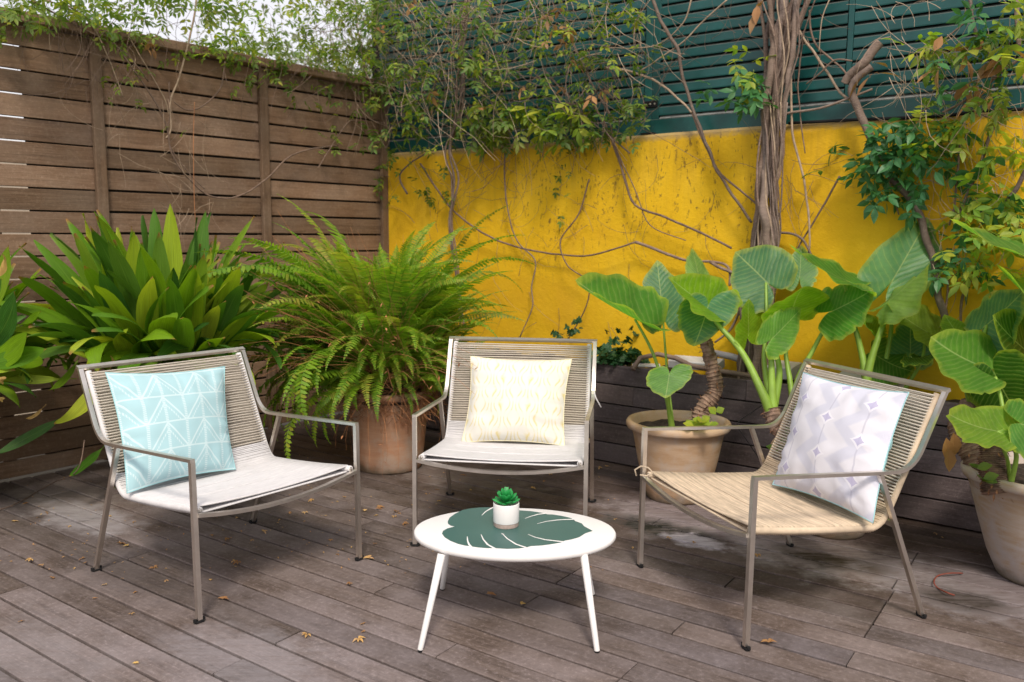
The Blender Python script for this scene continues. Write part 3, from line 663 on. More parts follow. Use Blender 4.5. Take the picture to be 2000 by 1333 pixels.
q = MB(); q.v = [tz(x, y, .0006) for x, y in outl]; c_ = sum(q.v, Vector()) / len(q.v); q.v.append(tz(640, 390, .0006)); k = len(q.v) - 1
q.f = [(i, (i + 1) % k, k)[::-1] for i in range(k)]
pr = link('leaf_print', q.mesh('leaf_print', M_print), TB)
q = MB()
for pts in (((565, 305), (590, 280), (630, 256), (650, 250)), ((860, 327), (900, 312), (950, 298), (1012, 290)), ((945, 362), (1010, 346), (1090, 336), (1205, 331)), ((882, 435), (930, 455), (1000, 472), (1122, 486)),
            ((705, 430), (740, 465), (800, 503), (880, 530)), ((560, 436), (575, 470), (605, 505), (668, 540)), ((465, 450), (468, 480), (478, 505), (500, 530)), ((870, 430), (862, 440), (855, 452), (850, 460))[:0] or ((700, 428), (705, 430), (710, 434), (712, 436))):
    b = len(q.v); k = len(pts)
    for i, (x, y) in enumerate(pts):
        p = tz(x, y, .0012); t = (tz(*pts[min(i + 1, k - 1)], .0012) - tz(*pts[max(0, i - 1)], .0012)).normalized(); s_ = Vector((-t.y, t.x, 0)) * (.0011 + .0012 * i)
        q.v += [p - s_, p + s_]
        if i: q.f.append((b + 2 * i - 2, b + 2 * i, b + 2 * i + 1, b + 2 * i - 1))
    link('leaf_slit', q.mesh('leaf_slit', M_white), TB); q = MB()


# succulent in a cup on the table
cb = G(988.5, 1027, TH); SC = thing('succulent_pot', 'small white ceramic cup with a bright green succulent on the low table', 'potted plant', Vector((cb.x, cb.y, TH)))
q = MB(); q.lathe([(0, .0175), (.0462, .0175), (.0468, .019), (.0470, .084), (.0462, .087), (.0438, .087), (.043, .070), (0, .070)], 40); link('cup', q.mesh('cup', M_ceramic, True), SC)
q = MB(); q.lathe([(0, .001), (.0440, .001), (.0448, .003), (.0450, .0175)], 40); link('base_band', q.mesh('base_band', M_stone, True), SC)
rr = random.Random(3)
for ring, (nn, tilt, L, wd, z) in enumerate(((10, 12, .050, .028, .080), (9, 30, .044, .027, .090), (7, 50, .036, .023, .100), (6, 68, .030, .017, .108), (4, 84, .022, .012, .116))):
    for j in range(nn):
        a = 2 * math.pi * (j + .37 * ring) / nn + rr.uniform(-.1, .1); ti = R(tilt + rr.uniform(-6, 6))
        d = Vector((math.cos(a) * math.cos(ti), math.sin(a) * math.cos(ti), math.sin(ti))); up_ = Vector((-math.cos(a) * math.sin(ti), -math.sin(a) * math.sin(ti), math.cos(ti)))
        sd_ = d.cross(up_); q = MB(); nb = 6; rings = [(0, .35), (.3, .8), (.6, 1.), (.85, .75), (1., .04)]
        for t, k in rings:
            for i in range(nb):
                b = 2 * math.pi * i / nb; q.v.append(Vector((0, 0, z)) + d * (L * t + .004) + up_ * (.010 * t * t) + sd_ * (math.cos(b) * wd / 2 * k) + up_ * (math.sin(b) * .0045 * k))
        for i in range(len(rings) - 1):
            for jj in range(nb): q.f.append((i * nb + jj, i * nb + (jj + 1) % nb, (i + 1) * nb + (jj + 1) % nb, (i + 1) * nb + jj))
        link('leaf', q.mesh('leaf', M_succ if ring < 3 else M_succl, True), SC)

# ------------------------------------------------------------------ terracotta pots
def pot(name, label, c, rb, rt_, h, mat, rim=.03, soil=.05):
    t = thing(name, label, 'plant pot', Vector((c[0], c[1], 0)))
    q = MB(); e = rt_ - rim * .9
    q.lathe([(0, .002), (rb * .96, .002), (rb, .012), (rb + (e - rb) * .30, h * .22), (rb + (e - rb) * .62, h * .52), (rb + (e - rb) * .88, h * .80), (e, h - .045), (rt_ - .006, h - .040), (rt_, h - .030), (rt_ + .001, h - .014), (rt_ - .006, h - .002), (rt_ - .02, h), (rt_ - .034, h - .012), (rt_ - .045, h - .06), (rt_ - .055, h - soil - .03)], 56, wob=.012)
    link('pot_body', q.mesh('pot_body', mat, True), t)
    q = MB(); q.v.append(Vector((0, 0, h - soil)))
    n = 28
    for i in range(1, 7):
        for j in range(n):
            a = 2 * math.pi * j / n; r_ = (rt_ - .044) * i / 6; q.v.append(Vector((math.cos(a) * r_, math.sin(a) * r_, h - soil + .018 * noise.noise(Vector((math.cos(a) * r_ * 30, math.sin(a) * r_ * 30, h))))))
    q.f = [(0, 1 + j, 1 + (j + 1) % n) for j in range(n)]
    for i in range(5):
        for j in range(n): q.f.append((1 + i * n + j, 1 + (i + 1) * n + j, 1 + (i + 1) * n + (j + 1) % n, 1 + i * n + (j + 1) % n))
    link('soil', q.mesh('soil', M_soil), t); return t
C_fern = Vector((-.715, 4.85, 0)); C1 = Vector((.862, 4.30, 0)); C2 = Vector((1.492, 3.80, 0)); C3v = G(2035, 1128); C3 = Vector((C3v.x, C3v.y, 0))
pot('terracotta_pot', 'large orange terracotta pot overflowing with fern behind the chairs', C_fern, .19, .26, .47, M_pot)
pot('terracotta_pot', 'wide rimmed pale terracotta pot with dark soil beside the right chair', C1, .155, .266, .41, M_potp)
pot('terracotta_pot', 'terracotta pot mostly hidden behind the right chair and its cushion', C2, .14, .29, .40, M_potp)
pot('terracotta_pot', 'tall lime stained terracotta pot cut off by the right edge of the picture', C3, .165, .315, .44, M_potg, rim=.022)

# ------------------------------------------------------------------ fern
rr = random.Random(11)
def frond_mesh(L, arch, wd, seed, up0):
    r_ = random.Random(seed); q = MB(); pts = []; n = 22; a = up0; p = Vector((0, 0, 0)); tw = r_.uniform(-.25, .25)
    for i in range(n + 1):
        pts.append((p.copy(), a)); a -= arch / n * (.4 + 1.2 * i / n); p = p + Vector((math.cos(a) * L / n, tw * L / n * i / n * .6, math.sin(a) * L / n))
    q.tube([x[0] for x in pts], [.0022 * (1 - .7 * i / n) for i in range(n + 1)], 4, cap=False)
    np_ = int(L / .0135)
    for i in range(2, np_):
        t = i / np_; f_ = t * n; k = min(n - 1, int(f_)); p = pts[k][0].lerp(pts[k + 1][0], f_ - k); a = pts[k][1]
        T = Vector((math.cos(a), 0, math.sin(a))); N = Vector((-math.sin(a), 0, math.cos(a)))
        wl = wd * min(1, (t / .12) ** .7) * (1 - max(0, (t - .35) / .65) ** 1.7) * r_.uniform(.85, 1.1)
        if wl < .003: continue
        for s_ in (-1, 1):
            d = Vector((0, s_, 0)) + T * .35 - N * r_.uniform(.05, .4); d.normalize(); b = len(q.v)
            q.v += [p - T * .0045, p + d * wl * .6 - T * .0048, p + d * wl, p + d * wl * .55 + T * .0058, p + T * .005]
            q.f.append((b, b + 1, b + 2, b + 3, b + 4) if s_ > 0 else (b + 4, b + 3, b + 2, b + 1, b))
    return q.mesh('frond', M_fern)
FR = [frond_mesh(.56, 1.0 + .25 * i, .058 + .004 * (i % 3), i, 1.25) for i in range(5)] + [frond_mesh(.50, 1.9 + .25 * i, .050, 20 + i, .9) for i in range(4)] + [frond_mesh(.60, .9 + .2 * i, .054, 40 + i, 1.35) for i in range(4)]
FERN = thing('fern', 'big arching sword fern growing out of the orange terracotta pot', 'fern', Vector((C_fern.x, C_fern.y, .44)))
cand = []
for i in range(282):
    az = rr.uniform(0, 2 * math.pi); rad = .19 * math.sqrt(rr.random())
    k = rr.random(); kind = 0 if k < .62 else (1 if k < .93 else 2)
    if kind == 1 and math.sin(az) > .4 and rr.random() < .6: az = -az
    me = FR[rr.randrange(5)] if kind == 0 else (FR[5 + rr.randrange(4)] if kind == 1 else FR[9 + rr.randrange(4)])
    sc = rr.uniform(.55, 1.15)
    if kind != 2 and math.cos(az) < -.3: sc *= 1.22
    if kind == 1: tilt = rr.uniform(-.15, .75)
    elif kind == 0: tilt = rr.uniform(-.2, .55)
    else: tilt = rr.uniform(-.25, .30)
    sc *= 1.27; m_ = Matrix.Translation((rad * 1.5 * math.cos(az) - .03, rad * 1.5 * math.sin(az), rr.uniform(.0, .50) if kind != 1 else rr.uniform(-.02, .24))) @ Matrix.Rotation(az, 4, 'Z') @ Matrix.Rotation(tilt, 4, 'Y') @ Matrix.Rotation(rr.uniform(-.4, .4), 4, 'X') @ Matrix.Diagonal((sc, sc, sc, 1))
    if kind == 1 and math.cos(az) > -.1 and math.sin(az) < .3: m_ = m_ @ Matrix.Rotation(-.35, 4, 'Y') @ Matrix.Scale(.74, 4)
    link('frond', me, FERN, m_)
for az, tl, z, sc, k in ((3.5, .5, .16, 1.15, 5), (3.9, .35, .2, 1.1, 6), (4.2, .6, .12, 1.1, 7), (4.45, .45, .2, 1.05, 8), (4.7, .65, .15, 1.0, 5), (3.2, .4, .25, 1.2, 6), (4.0, .8, .1, 1.1, 7), (4.3, .2, .28, 1.1, 5), (3.7, .7, .1, 1.2, 8), (4.6, .3, .26, .95, 6), (4.95, .5, .22, .8, 7), (5.3, .3, .26, .8, 5), (5.7, .3, .22, .9, 6), (3.0, .6, .2, 1.2, 5), (3.4, .2, .3, 1.25, 2), (4.1, .1, .32, 1.1, 3)):
    link('frond', FR[k], FERN, Matrix.Translation((.16 * math.cos(az), .16 * math.sin(az), z)) @ Matrix.Rotation(az, 4, 'Z') @ Matrix.Rotation(tl, 4, 'Y') @ Matrix.Scale(sc, 4))
q = MB()
for i in range(430):                                             # the crowded inside of the fern, past what can be picked apart
    az = rr.uniform(0, 2 * math.pi); rad = .30 * math.sqrt(rr.random()); me = FR[rr.randrange(len(FR))]; sc = rr.uniform(.5, .9)
    m_ = Matrix.Translation((rad * math.cos(az) - .04, rad * math.sin(az) + .05, rr.uniform(.02, .55))) @ Matrix.Rotation(az + rr.uniform(-.8, .8), 4, 'Z') @ Matrix.Rotation(rr.uniform(-.6, .5), 4, 'Y') @ Matrix.Rotation(rr.uniform(-1.2, 1.2), 4, 'X') @ Matrix.Scale(sc, 4)
    b = len(q.v); q.v += [m_ @ v.co for v in me.vertices]; q.f += [tuple(b + k for k in p_.vertices) for p_ in me.polygons]
o = link('inner_fronds', q.mesh('inner_fronds', M_fern), FERN); o['kind'] = 'stuff'
q = MB()
for i in range(480):
    az = rr.uniform(0, 2 * math.pi); up0 = rr.uniform(.2, 1.5); L = rr.uniform(.25, .62) if i < 220 else rr.uniform(.7, 1.15)
    if i >= 220: az = rr.uniform(1.6, 5.4); up0 = rr.uniform(.75, 1.35)
    a = up0; p = Vector((rr.uniform(-.15, .15), rr.uniform(-.15, .15), 0)); pts = [p.copy()]; dr = rr.uniform(.5, 2.2) * (1 if i < 220 else .55)
    for k in range(7):
        a -= dr / 7; p = p + Vector((math.cos(az) * math.cos(a), math.sin(az) * math.cos(a), math.sin(a))) * L / 7 + Vector((rr.uniform(-1, 1), rr.uniform(-1, 1), 0)) * .006; pts.append(p.copy())
    q.tube(pts, [.0021 * (1 - .1 * k) for k in range(8)], 3, cap=False)
    if rr.random() < .25:
        for k in range(3): q.leaf(pts[-1 - k], Vector((rr.uniform(-1, 1), rr.uniform(-1, 1), rr.uniform(-1, .5))), Vector((0, 0, 1)), .03, .01, seg=1)
o = link('dry_stems', q.mesh('dry_stems', M_orange), FERN); o['kind'] = 'stuff'
q = MB()
for i in range(1900):                                            # matted brown roots at the crown
    az = rr.uniform(0, 2 * math.pi); r_ = .17 + .12 * rr.random(); z = rr.uniform(-.07, .26) - (r_ - .2) * .5; p = Vector((math.cos(az) * r_, math.sin(az) * r_, z)); pts = [p]
    d = Vector((rr.uniform(-1, 1), rr.uniform(-1, 1), rr.uniform(-.8, .8)))
    for k in range(3): d = d + Vector((rr.uniform(-1, 1), rr.uniform(-1, 1), rr.uniform(-1, 1))) * .6; p = p + d.normalized() * .035; pts.append(p.copy())
    q.tube(pts, .0017, 3, cap=False)
o = link('root_mat', q.mesh('root_mat', M_roots), FERN); o['kind'] = 'stuff'
q = MB(); q.lathe([(0, .24), (.1, .22), (.19, .12), (.235, 0), (.235, -.03)], 20, wob=.3); link('crown', q.mesh('crown', M_soil, True), FERN)

# ------------------------------------------------------------------ broad leaved clumps by the fence
def strap_mesh(L, Wd, bend, seed, fold=.10, pet=.35, curl=0.):
    r_ = random.Random(seed); q = MB(); q.uv = []; n = 14; a = 0.; p = Vector((0, 0, 0)); tot = L * (1 + pet); b0 = None; wv = r_.uniform(0, 6)
    for i in range(n + 1):
        t = i / n; u = max(0, (t * (1 + pet) - pet))
        w_ = .006 + Wd / 2 * (math.sin(math.pi * min(1, u) ** .82) ** .85 if u > 0 else 0)
        if i == n: w_ = .0008
        T = Vector((math.sin(a), 0, math.cos(a))); N = Vector((math.cos(a), 0, -math.sin(a)))
        for s_ in (-1, -.5, 0, .5, 1):
            z = abs(s_) * fold * w_ * 2.2 - .25 * w_ * s_ * s_ + .006 * math.sin(t * 14 + s_ * 2 + wv) * abs(s_)
            q.v.append(p + Vector((0, 1, 0)) * (s_ * w_) - N * z); q.uv.append((s_ * .5 + .5, t))
        if i:
            b = len(q.v) - 10
            for k in range(4): q.f.append((b + k, b + k + 1, b + k + 6, b + k + 5))
        a += bend / n * (.3 + 1.5 * t); p = p + Vector((math.sin(a), curl * t * .3, math.cos(a))) * (tot / n)
    return q
def mat_strap():
    m, nt, bs, out = newmat('broad_leaf_blade'); uv = nt.nodes.new('ShaderNodeUVMap'); sp = nt.nodes.new('ShaderNodeSeparateXYZ'); nt.links.new(uv.outputs[0], sp.inputs[0])
    oi = nt.nodes.new('ShaderNodeObjectInfo'); rn = oi.outputs['Random']
    c = ramp(nt, rn, [(0, (.035, .105, .016)), (.2, (.085, .21, .016)), (.45, (.19, .35, .014)), (.62, (.05, .15, .028)), (.85, (.28, .42, .02)), (1., (.42, .48, .05))])
    st = mt(nt, 'SINE', mt(nt, 'MULTIPLY', sp.outputs[0], 75.)); mp = node(nt, 'ShaderNodeMapping', inp={0: uv.outputs[0]}); mp.inputs['Scale'].default_value = (9, 1.2, 1)
    nz = tex(nt, mp.outputs[0], 3, 5, .6)
    c = mix(nt, 1., c, ramp(nt, nz, [(.3, (.72,) * 3), (.7, (1.3,) * 3)]), 'MULTIPLY')
    mid = mt(nt, 'SUBTRACT', 1., mt(nt, 'MULTIPLY', mt(nt, 'ABSOLUTE', mt(nt, 'SUBTRACT', sp.outputs[0], .5)), 30.), 0, True)
    c = mix(nt, mt(nt, 'MULTIPLY', mid, .4), c, (.16, .26, .05))
    tip = mt(nt, 'MULTIPLY', mt(nt, 'SUBTRACT', sp.outputs[1], .955), 26., 0, True)
    c = mix(nt, mt(nt, 'MULTIPLY', tip, mt(nt, 'GREATER_THAN', mt(nt, 'FRACT', mt(nt, 'MULTIPLY', rn, 17.)), .45)), c, (.34, .18, .06))
    base = mt(nt, 'MULTIPLY', mt(nt, 'SUBTRACT', .35, sp.outputs[1]), 4., 0, True); c = mix(nt, mt(nt, 'MULTIPLY', base, .5), c, (.20, .28, .06))
    nt.links.new(c, bs.inputs['Base Color']); bs.inputs['Roughness'].default_value = .38; bs.inputs['Specular IOR Level'].default_value = .3
    bump(nt, mt(nt, 'ADD', mt(nt, 'MULTIPLY', st, .25), nz), .3, .004, bs)
    tr = nt.nodes.new('ShaderNodeBsdfTranslucent'); nt.links.new(mix(nt, 1., c, (1.5, 1.5, .5), 'MULTIPLY'), tr.inputs[0])
    ms = nt.nodes.new('ShaderNodeMixShader'); ms.inputs[0].default_value = .33
    nt.links.new(bs.outputs[0], ms.inputs[1]); nt.links.new(tr.outputs[0], ms.inputs[2]); nt.links.new(ms.outputs[0], out.inputs[0]); return m
M_strap = mat_strap()
ST = [strap_mesh(L, Wd, b, i).mesh('leaf', M_strap, True) for i, (L, Wd, b) in enumerate(((.52, .082, .25), (.56, .090, .55), (.48, .078, .8), (.54, .095, 1.2), (.46, .085, 1.7), (.42, .075, .35), (.50, .095, 2.2), (.57, .080, .1)))]
def clump(label, c, h, n, seed, spread=1., pr=.17, potcol=M_black, lean=(0, 0)):
    t = thing('cast_iron_plant', label, 'plant', Vector((c[0], c[1], 0))); r_ = random.Random(seed)
    q = MB(); q.lathe([(0, .002), (pr * .8, .002), (pr, h), (pr - .012, h), (pr - .02, h - .04), (0, h - .04)], 28); link('pot', q.mesh('pot', potcol, True), t)
    for i in range(n):
        az = r_.uniform(0, 2 * math.pi); k = r_.random(); out = k ** .75
        tilt = (.02 + .80 * out ** 1.3) * spread; me = ST[[0, 7, 5, 1][r_.randrange(4)] if out < .4 else [1, 2, 0, 5][r_.randrange(4)] if out < .72 else [3, 4, 6, 2][r_.randrange(4)]]
        sc = r_.uniform(.85, 1.2) * (1.10 - .12 * out); rad = pr * .75 * math.sqrt(r_.random())
        m_ = Matrix.Translation((rad * math.cos(az) + lean[0] * out, rad * math.sin(az) + lean[1] * out, h - .05)) @ Matrix.Rotation(az, 4, 'Z') @ Matrix.Rotation(tilt, 4, 'Y') @ Matrix.Rotation(r_.uniform(-1.3, 1.3), 4, 'Z') @ Matrix.Diagonal((sc, sc, sc, 1))
        link('leaf', me, t, m_)
    return t
cc = P(318, 640, 4.42)
clump('broad leaved green plant with upright blades by the slat fence behind the left chair', cc, .60, 270, 5, .80, .27)
cl = P(-190, 640, 4.0)
CLL = clump('broad leaved plant at the left picture edge with drooping blades', cl, .56, 150, 8, 1.25, .24)
WL = [strap_mesh(.54, .125, b, 60 + i, pet=.30).mesh('leaf', M_strap, True) for i, b in enumerate((.25, .6, .9))]
DRYL = strap_mesh(.40, .07, .9, 77, .3).mesh('dry_leaf', M_dryp, True)
def aim(base, tip, side, L0):                                   # matrix taking local z (length L0) to base->tip
    z = tip - base; x = side - z * (side.dot(z) / z.dot(z)); x.normalize(); k = z.length / L0; zn = z.normalized(); y = zn.cross(x)
    return Matrix(((x.x * k, y.x * k, zn.x * k, base.x), (x.y * k, y.y * k, zn.y * k, base.y), (x.z * k, y.z * k, zn.z * k, base.z), (0, 0, 0, 1)))
def place(me, root, b, t, side=(0, -1, .3), L0=.7):
    M = inv(root) @ aim(P(*b), P(*t), Vector(side), L0); return link(me.name.split('.')[0], me, root, M)
for b, t, me in (((-40, 660, 3.9), (34, 474, 3.85), WL[0]), ((-60, 730, 3.8), (92, 556, 3.65), WL[1]), ((-70, 740, 3.75), (118, 648, 3.6), WL[1]), ((-60, 720, 3.7), (112, 684, 3.6), WL[0]), ((-20, 700, 3.8), (130, 715, 3.8), WL[2]), ((-60, 640, 3.8), (20, 540, 3.7), WL[0]), ((-70, 660, 3.7), (58, 600, 3.6), WL[2]), ((-80, 760, 3.75), (60, 735, 3.6), WL[2]),
                 ((30, 640, 3.8), (110, 600, 3.7), ST[5]), ((160, 690, 4.2), (98, 805, 4.0), ST[2]), ((230, 690, 4.25), (132, 878, 4.1), ST[3]), ((150, 800, 4.1), (-10, 895, 3.95), ST[0]), ((215, 860, 4.3), (112, 968, 4.0), ST[5]),
                 ((150, 740, 4.3), (10, 745, 4.2), ST[1])):
    place(me, CLL, b, t, L0=me.vertices[-3].co.length if False else .72)
for b, t in (((-25, 560, 3.6), (38, 498, 3.55)), ((90, 790, 4.1), (52, 832, 4.0)), ((-20, 735, 3.7), (36, 752, 3.6)), ((-15, 775, 3.7), (24, 786, 3.65)), ((260, 640, 4.2), (325, 582, 4.1)), ((215, 720, 4.0), (228, 690, 3.95))):
    place(DRYL, CLL, b, t, L0=.5)

# ------------------------------------------------------------------ elephant ears
RAD = [(0, 1.0), (8, .92), (16, .83), (28, .735), (42, .665), (58, .61), (75, .575), (92, .56), (110, .565), (126, .57), (142, .55), (155, .49), (166, .38), (174, .20), (179, .07)]
def rad_at(d):
    d = abs(d)
    for (a, r0), (b, r1) in zip(RAD, RAD[1:]):
        if d <= b: t = (d - a) / (b - a); return r0 + (r1 - r0) * t
    return .05
def ear_mesh(cup, droop, wave, seed, wrap=0.):
    r_ = random.Random(seed); q = MB(); q.uv = []; edge = []; na, nr = 60, 8; ph = r_.uniform(0, 6); ph2 = r_.uniform(0, 6)
    for j in range(na + 1):
        dg = -178 + 356 * j / na; a = R(dg); rr_ = rad_at(dg) * (1 + .018 * math.sin(dg * .21 + ph) + .012 * math.sin(dg * .83 + ph2) - (.10 if r_.random() < .035 else 0))
        for i in range(nr + 1):
            k = (i / nr) ** .85; x, y = math.sin(a) * rr_ * k, math.cos(a) * rr_ * k
            z = cup * abs(x) ** 1.25 * 1.0 - droop * max(0, y) ** 2 - droop * .5 * max(0, -y) ** 1.5 + wave * k ** 3 * math.sin(a * 9 + ph) * .6 + wave * k ** 2 * math.sin(a * 4 + ph2) * .8
            z -= wrap * x * x * 1.3
            q.v.append(Vector((x, y, z))); q.uv.append((x, y)); edge.append(k)
            if i and j: b = len(q.v) - 1; q.f.append((b, b - 1, b - nr - 2, b - nr - 1))
    me = q.mesh('leaf', M_aloc, True); at = me.attributes.new('edge', 'FLOAT', 'POINT'); at.data.foreach_set('value', edge); return me
def ear(root, A, T, Rr, col, cup=.12, droop=.12, wave=.03, seed=1, wrap=0.):
    A, T, Rr = P(*A), P(*T), P(*Rr); Lv = T - A; Sv = (Rr - A) / .56; N = Sv.cross(Lv); N = N.normalized() * (Lv.length + Sv.length) / 2
    if N.dot(EYE - A) < 0 and False: N = -N
    M = Matrix(((Sv.x, Lv.x, N.x, A.x), (Sv.y, Lv.y, N.y, A.y), (Sv.z, Lv.z, N.z, A.z), (0, 0, 0, 1)))
    me = ear_mesh(cup, droop, wave, seed, wrap); mi = inv(root) @ M
    me.transform(mi); 
    o = link('leaf', me, root); o.color = (col[0], col[1], col[2], 1); return A
def stalk(root, pts, r0, r1, name='stalk', mat=None, n=9):
    p = [P(*a) for a in pts]; out = []
    m = 10                                                       # smooth through the points
    for i in range(len(p) - 1):
        a, b, c, d = p[max(i - 1, 0)], p[i], p[i + 1], p[min(i + 2, len(p) - 1)]
        for k in range(m):
            t = k / m; out.append(.5 * ((2 * b) + (c - a) * t + (2 * a - 5 * b + 4 * c - d) * t * t + (3 * b - a - 3 * c + d) * t ** 3))
    out.append(p[-1]); L = len(out) - 1
    q = MB(); q.tube(out, [r0 + (r1 - r0) * (i / L) ** .6 for i in range(L + 1)], n); return wpart(name, q, mat or M_petiole, root, True)
def caudex(root, pts, r0, r1, rings=26):
    p = [P(*a) for a in pts]; q = MB(); out = []; rad = []
    for i in range(rings * 3 + 1):
        t = i / (rings * 3) * (len(p) - 1); k = min(len(p) - 2, int(t)); a, b, c, d = p[max(k - 1, 0)], p[k], p[k + 1], p[min(k + 2, len(p) - 1)]; t -= k
        out.append(.5 * ((2 * b) + (c - a) * t + (2 * a - 5 * b + 4 * c - d) * t * t + (3 * b - a - 3 * c + d) * t ** 3))
        rad.append((r0 + (r1 - r0) * i / (rings * 3)) * (1 + (.10 if i % 3 == 0 else -.03) + .08 * noise.noise(Vector((i * .4, r0 * 9, 0)))))
    q.tube(out, rad, 14)
    for i, v in enumerate(q.v): q.v[i] = v + Vector((noise.noise(v * 40), noise.noise(v * 40 + Vector((5, 0, 0))), 0)) * .006
    wpart('trunk', q, M_caud, root, False)
    q = MB(); r_ = random.Random(int(r0 * 1e4))
    for i in range(90):
        k = r_.randrange(len(out)); a = r_.uniform(0, 6.28); v = out[k] + Vector((math.cos(a), math.sin(a), 0)) * rad[k]
        q.leaf(v, Vector((math.cos(a) * .5, math.sin(a) * .5, r_.uniform(-1, .6))), Vector((math.cos(a), math.sin(a), 0)), r_.uniform(.015, .035), .010, seg=1)
    wpart('fibres', q, M_sheath, root, False, 'stuff')
M_caud = plain('scaly_trunk', (.23, .15, .11), .85, var=.65, vscale=26, bmp=1, bscale=70)
BG, YG, MG, DG = (.075, .235, .105), (.19, .39, .015), (.08, .28, .03), (.04, .13, .015)
E1 = thing('elephant_ear_plant', 'elephant ear plant with a scaly trunk in the pale pot beside the right chair', 'plant', Vector((C1.x, C1.y, .36)))
ear(E1, (1240, 622, 4.15), (1114, 559, 4.05), (1244, 590, 4.48), (.085, .27, .035), .42, -.10, .03, 2)
ear(E1, (1294, 606, 4.45), (1283, 508, 4.55), (1341, 602, 4.42), BG, .10, .06, .02, 3)
ear(E1, (1367, 548, 4.55), (1352, 486, 4.62), (1392, 556, 4.5), (.17, .36, .07), .12, .05, .03, 4)
ear(E1, (1385, 600, 4.12), (1298, 545, 4.0), (1412, 572, 4.38), YG, .28, -.08, .03, 5)
ear(E1, (1382, 602, 4.08), (1362, 674, 3.98), (1322, 606, 4.02), BG, .16, .10, .03, 6)
ear(E1, (1307, 733, 3.98), (1300, 777, 3.93), (1262, 738, 3.97), (.12, .32, .06), .14, .04, .025, 7)
stalk(E1, ((1312, 833, 4.2), (1306, 795, 4.15), (1303, 745, 4.05), (1306, 733, 3.99)), .017, .006, n=10)
stalk(E1, ((1312, 830, 4.2), (1300, 770, 4.16), (1275, 690, 4.15), (1240, 624, 4.15)), .014, .006)
stalk(E1, ((1314, 830, 4.22), (1306, 760, 4.3), (1300, 690, 4.4), (1294, 608, 4.45)), .010, .005)
caudex(E1, ((1362, 840, 4.3), (1372, 800, 4.3), (1397, 762, 4.3), (1390, 715, 4.3), (1378, 665, 4.3)), .042, .030)
stalk(E1, ((1378, 668, 4.3), (1376, 640, 4.25), (1384, 606, 4.12)), .018, .007)
stalk(E1, ((1380, 668, 4.3), (1372, 620, 4.45), (1367, 550, 4.55)), .012, .005)
E2 = thing('elephant_ear_plant', 'elephant ear plant with thick green stalks rising just left of the lavender cushion', 'plant', Vector((C2.x, C2.y, .35)))
ear(E2, (1497, 551, 4.35), (1436, 490, 4.45), (1545, 500, 4.35), BG, .10, .08, .025, 8)
ear(E2, (1562, 540, 4.6), (1566, 479, 4.68), (1596, 538, 4.6), (.10, .29, .09), .1, .05, .02, 9)
ear(E2, (1548, 606, 4.1), (1560, 552, 3.95), (1612, 590, 4.2), YG, .16, -.10, .03, 10)
ear(E2, (1512, 658, 3.95), (1568, 602, 4.05), (1532, 690, 3.95), (.13, .32, .05), .12, .06, .03, 11)
ear(E2, (1628, 607, 4.05), (1709, 570, 3.95), (1612, 560, 4.2), MG, .12, .05, .03, 12)
ear(E2, (1462, 650, 4.2), (1462, 585, 4.25), (1490, 640, 4.4), YG, .1, .0, .03, 13)
stalk(E2, ((1507, 812, 3.95), (1490, 770, 3.95), (1450, 690, 4.0), (1400, 632, 4.05), (1386, 604, 4.12)), .030, .007, n=12)
stalk(E2, ((1510, 812, 3.95), (1508, 760, 3.96), (1507, 700, 3.97), (1512, 660, 3.96)), .030, .008, n=12)
stalk(E2, ((1512, 790, 3.98), (1522, 720, 4.1), (1500, 640, 4.25), (1496, 553, 4.35)), .022, .007)
stalk(E2, ((1505, 790, 3.99), (1492, 700, 4.2), (1500, 640, 4.3)), .02, .008)
caudex(E2, ((1585, 868, 3.85), (1545, 852, 3.88), (1518, 835, 3.92), (1508, 800, 3.95)), .035, .036, 14)
stalk(E2, ((1556, 820, 4.05), (1556, 750, 4.1), (1590, 680, 4.1), (1628, 610, 4.06)), .024, .007)
stalk(E2, ((1554, 820, 4.05), (1542, 740, 4.1), (1535, 680, 4.15), (1548, 608, 4.1)), .020, .007)
E3 = thing('elephant_ear_plant', 'elephant ear plant with two tall upright leaves behind the right chair back', 'plant', P(1690, 880, 4.1))
E3.location.z = .0
ear(E3, (1745, 545, 4.25), (1819, 420, 4.3), (1812, 560, 4.25), (.12, .32, .14), .08, .05, .03, 14)
ear(E3, (1737, 588, 4.1), (1822, 518, 3.95), (1722, 568, 4.25), (.26, .45, .10), .40, .05, .05, 15)
ear(E3, (1652, 548, 4.05), (1532, 497, 3.95), (1640, 528, 4.3), (.07, .25, .03), .10, -.10, .03, 16)
ear(E3, (1806, 646, 4.2), (1722, 598, 4.1), (1815, 615, 4.35), (.22, .34, .05), .2, -.12, .04, 17)
ear(E3, (1778, 690, 4.35), (1779, 616, 4.4), (1826, 690, 4.35), BG, .06, .03, .02, 18)
ear(E3, (1700, 645, 4.3), (1660, 600, 4.2), (1712, 640, 4.5), (.12, .28, .03), .25, .1, .03, 19)
ear(E3, (1720, 700, 4.3), (1782, 738, 4.2), (1740, 660, 4.45), (.06, .20, .03), .1, .1, .03, 20)
ear(E3, (1785, 700, 4.1), (1840, 700, 4.0), (1790, 690, 4.3), DG, .1, .1, .03, 21)
stalk(E3, ((1690, 860, 4.1), (1692, 750, 4.1), (1712, 670, 4.1), (1742, 592, 4.12)), .034, .010, n=12)
stalk(E3, ((1688, 860, 4.12), (1690, 740, 4.12), (1678, 670, 4.15), (1660, 610, 4.15), (1650, 552, 4.07)), .026, .008, n=12)
stalk(E3, ((1690, 800, 4.2), (1720, 740, 4.3), (1740, 650, 4.3), (1742, 565, 4.25)), .02, .008)
stalk(E3, ((1700, 860, 4.15), (1745, 790, 4.2), (1780, 740, 4.3), (1778, 692, 4.35)), .016, .007)
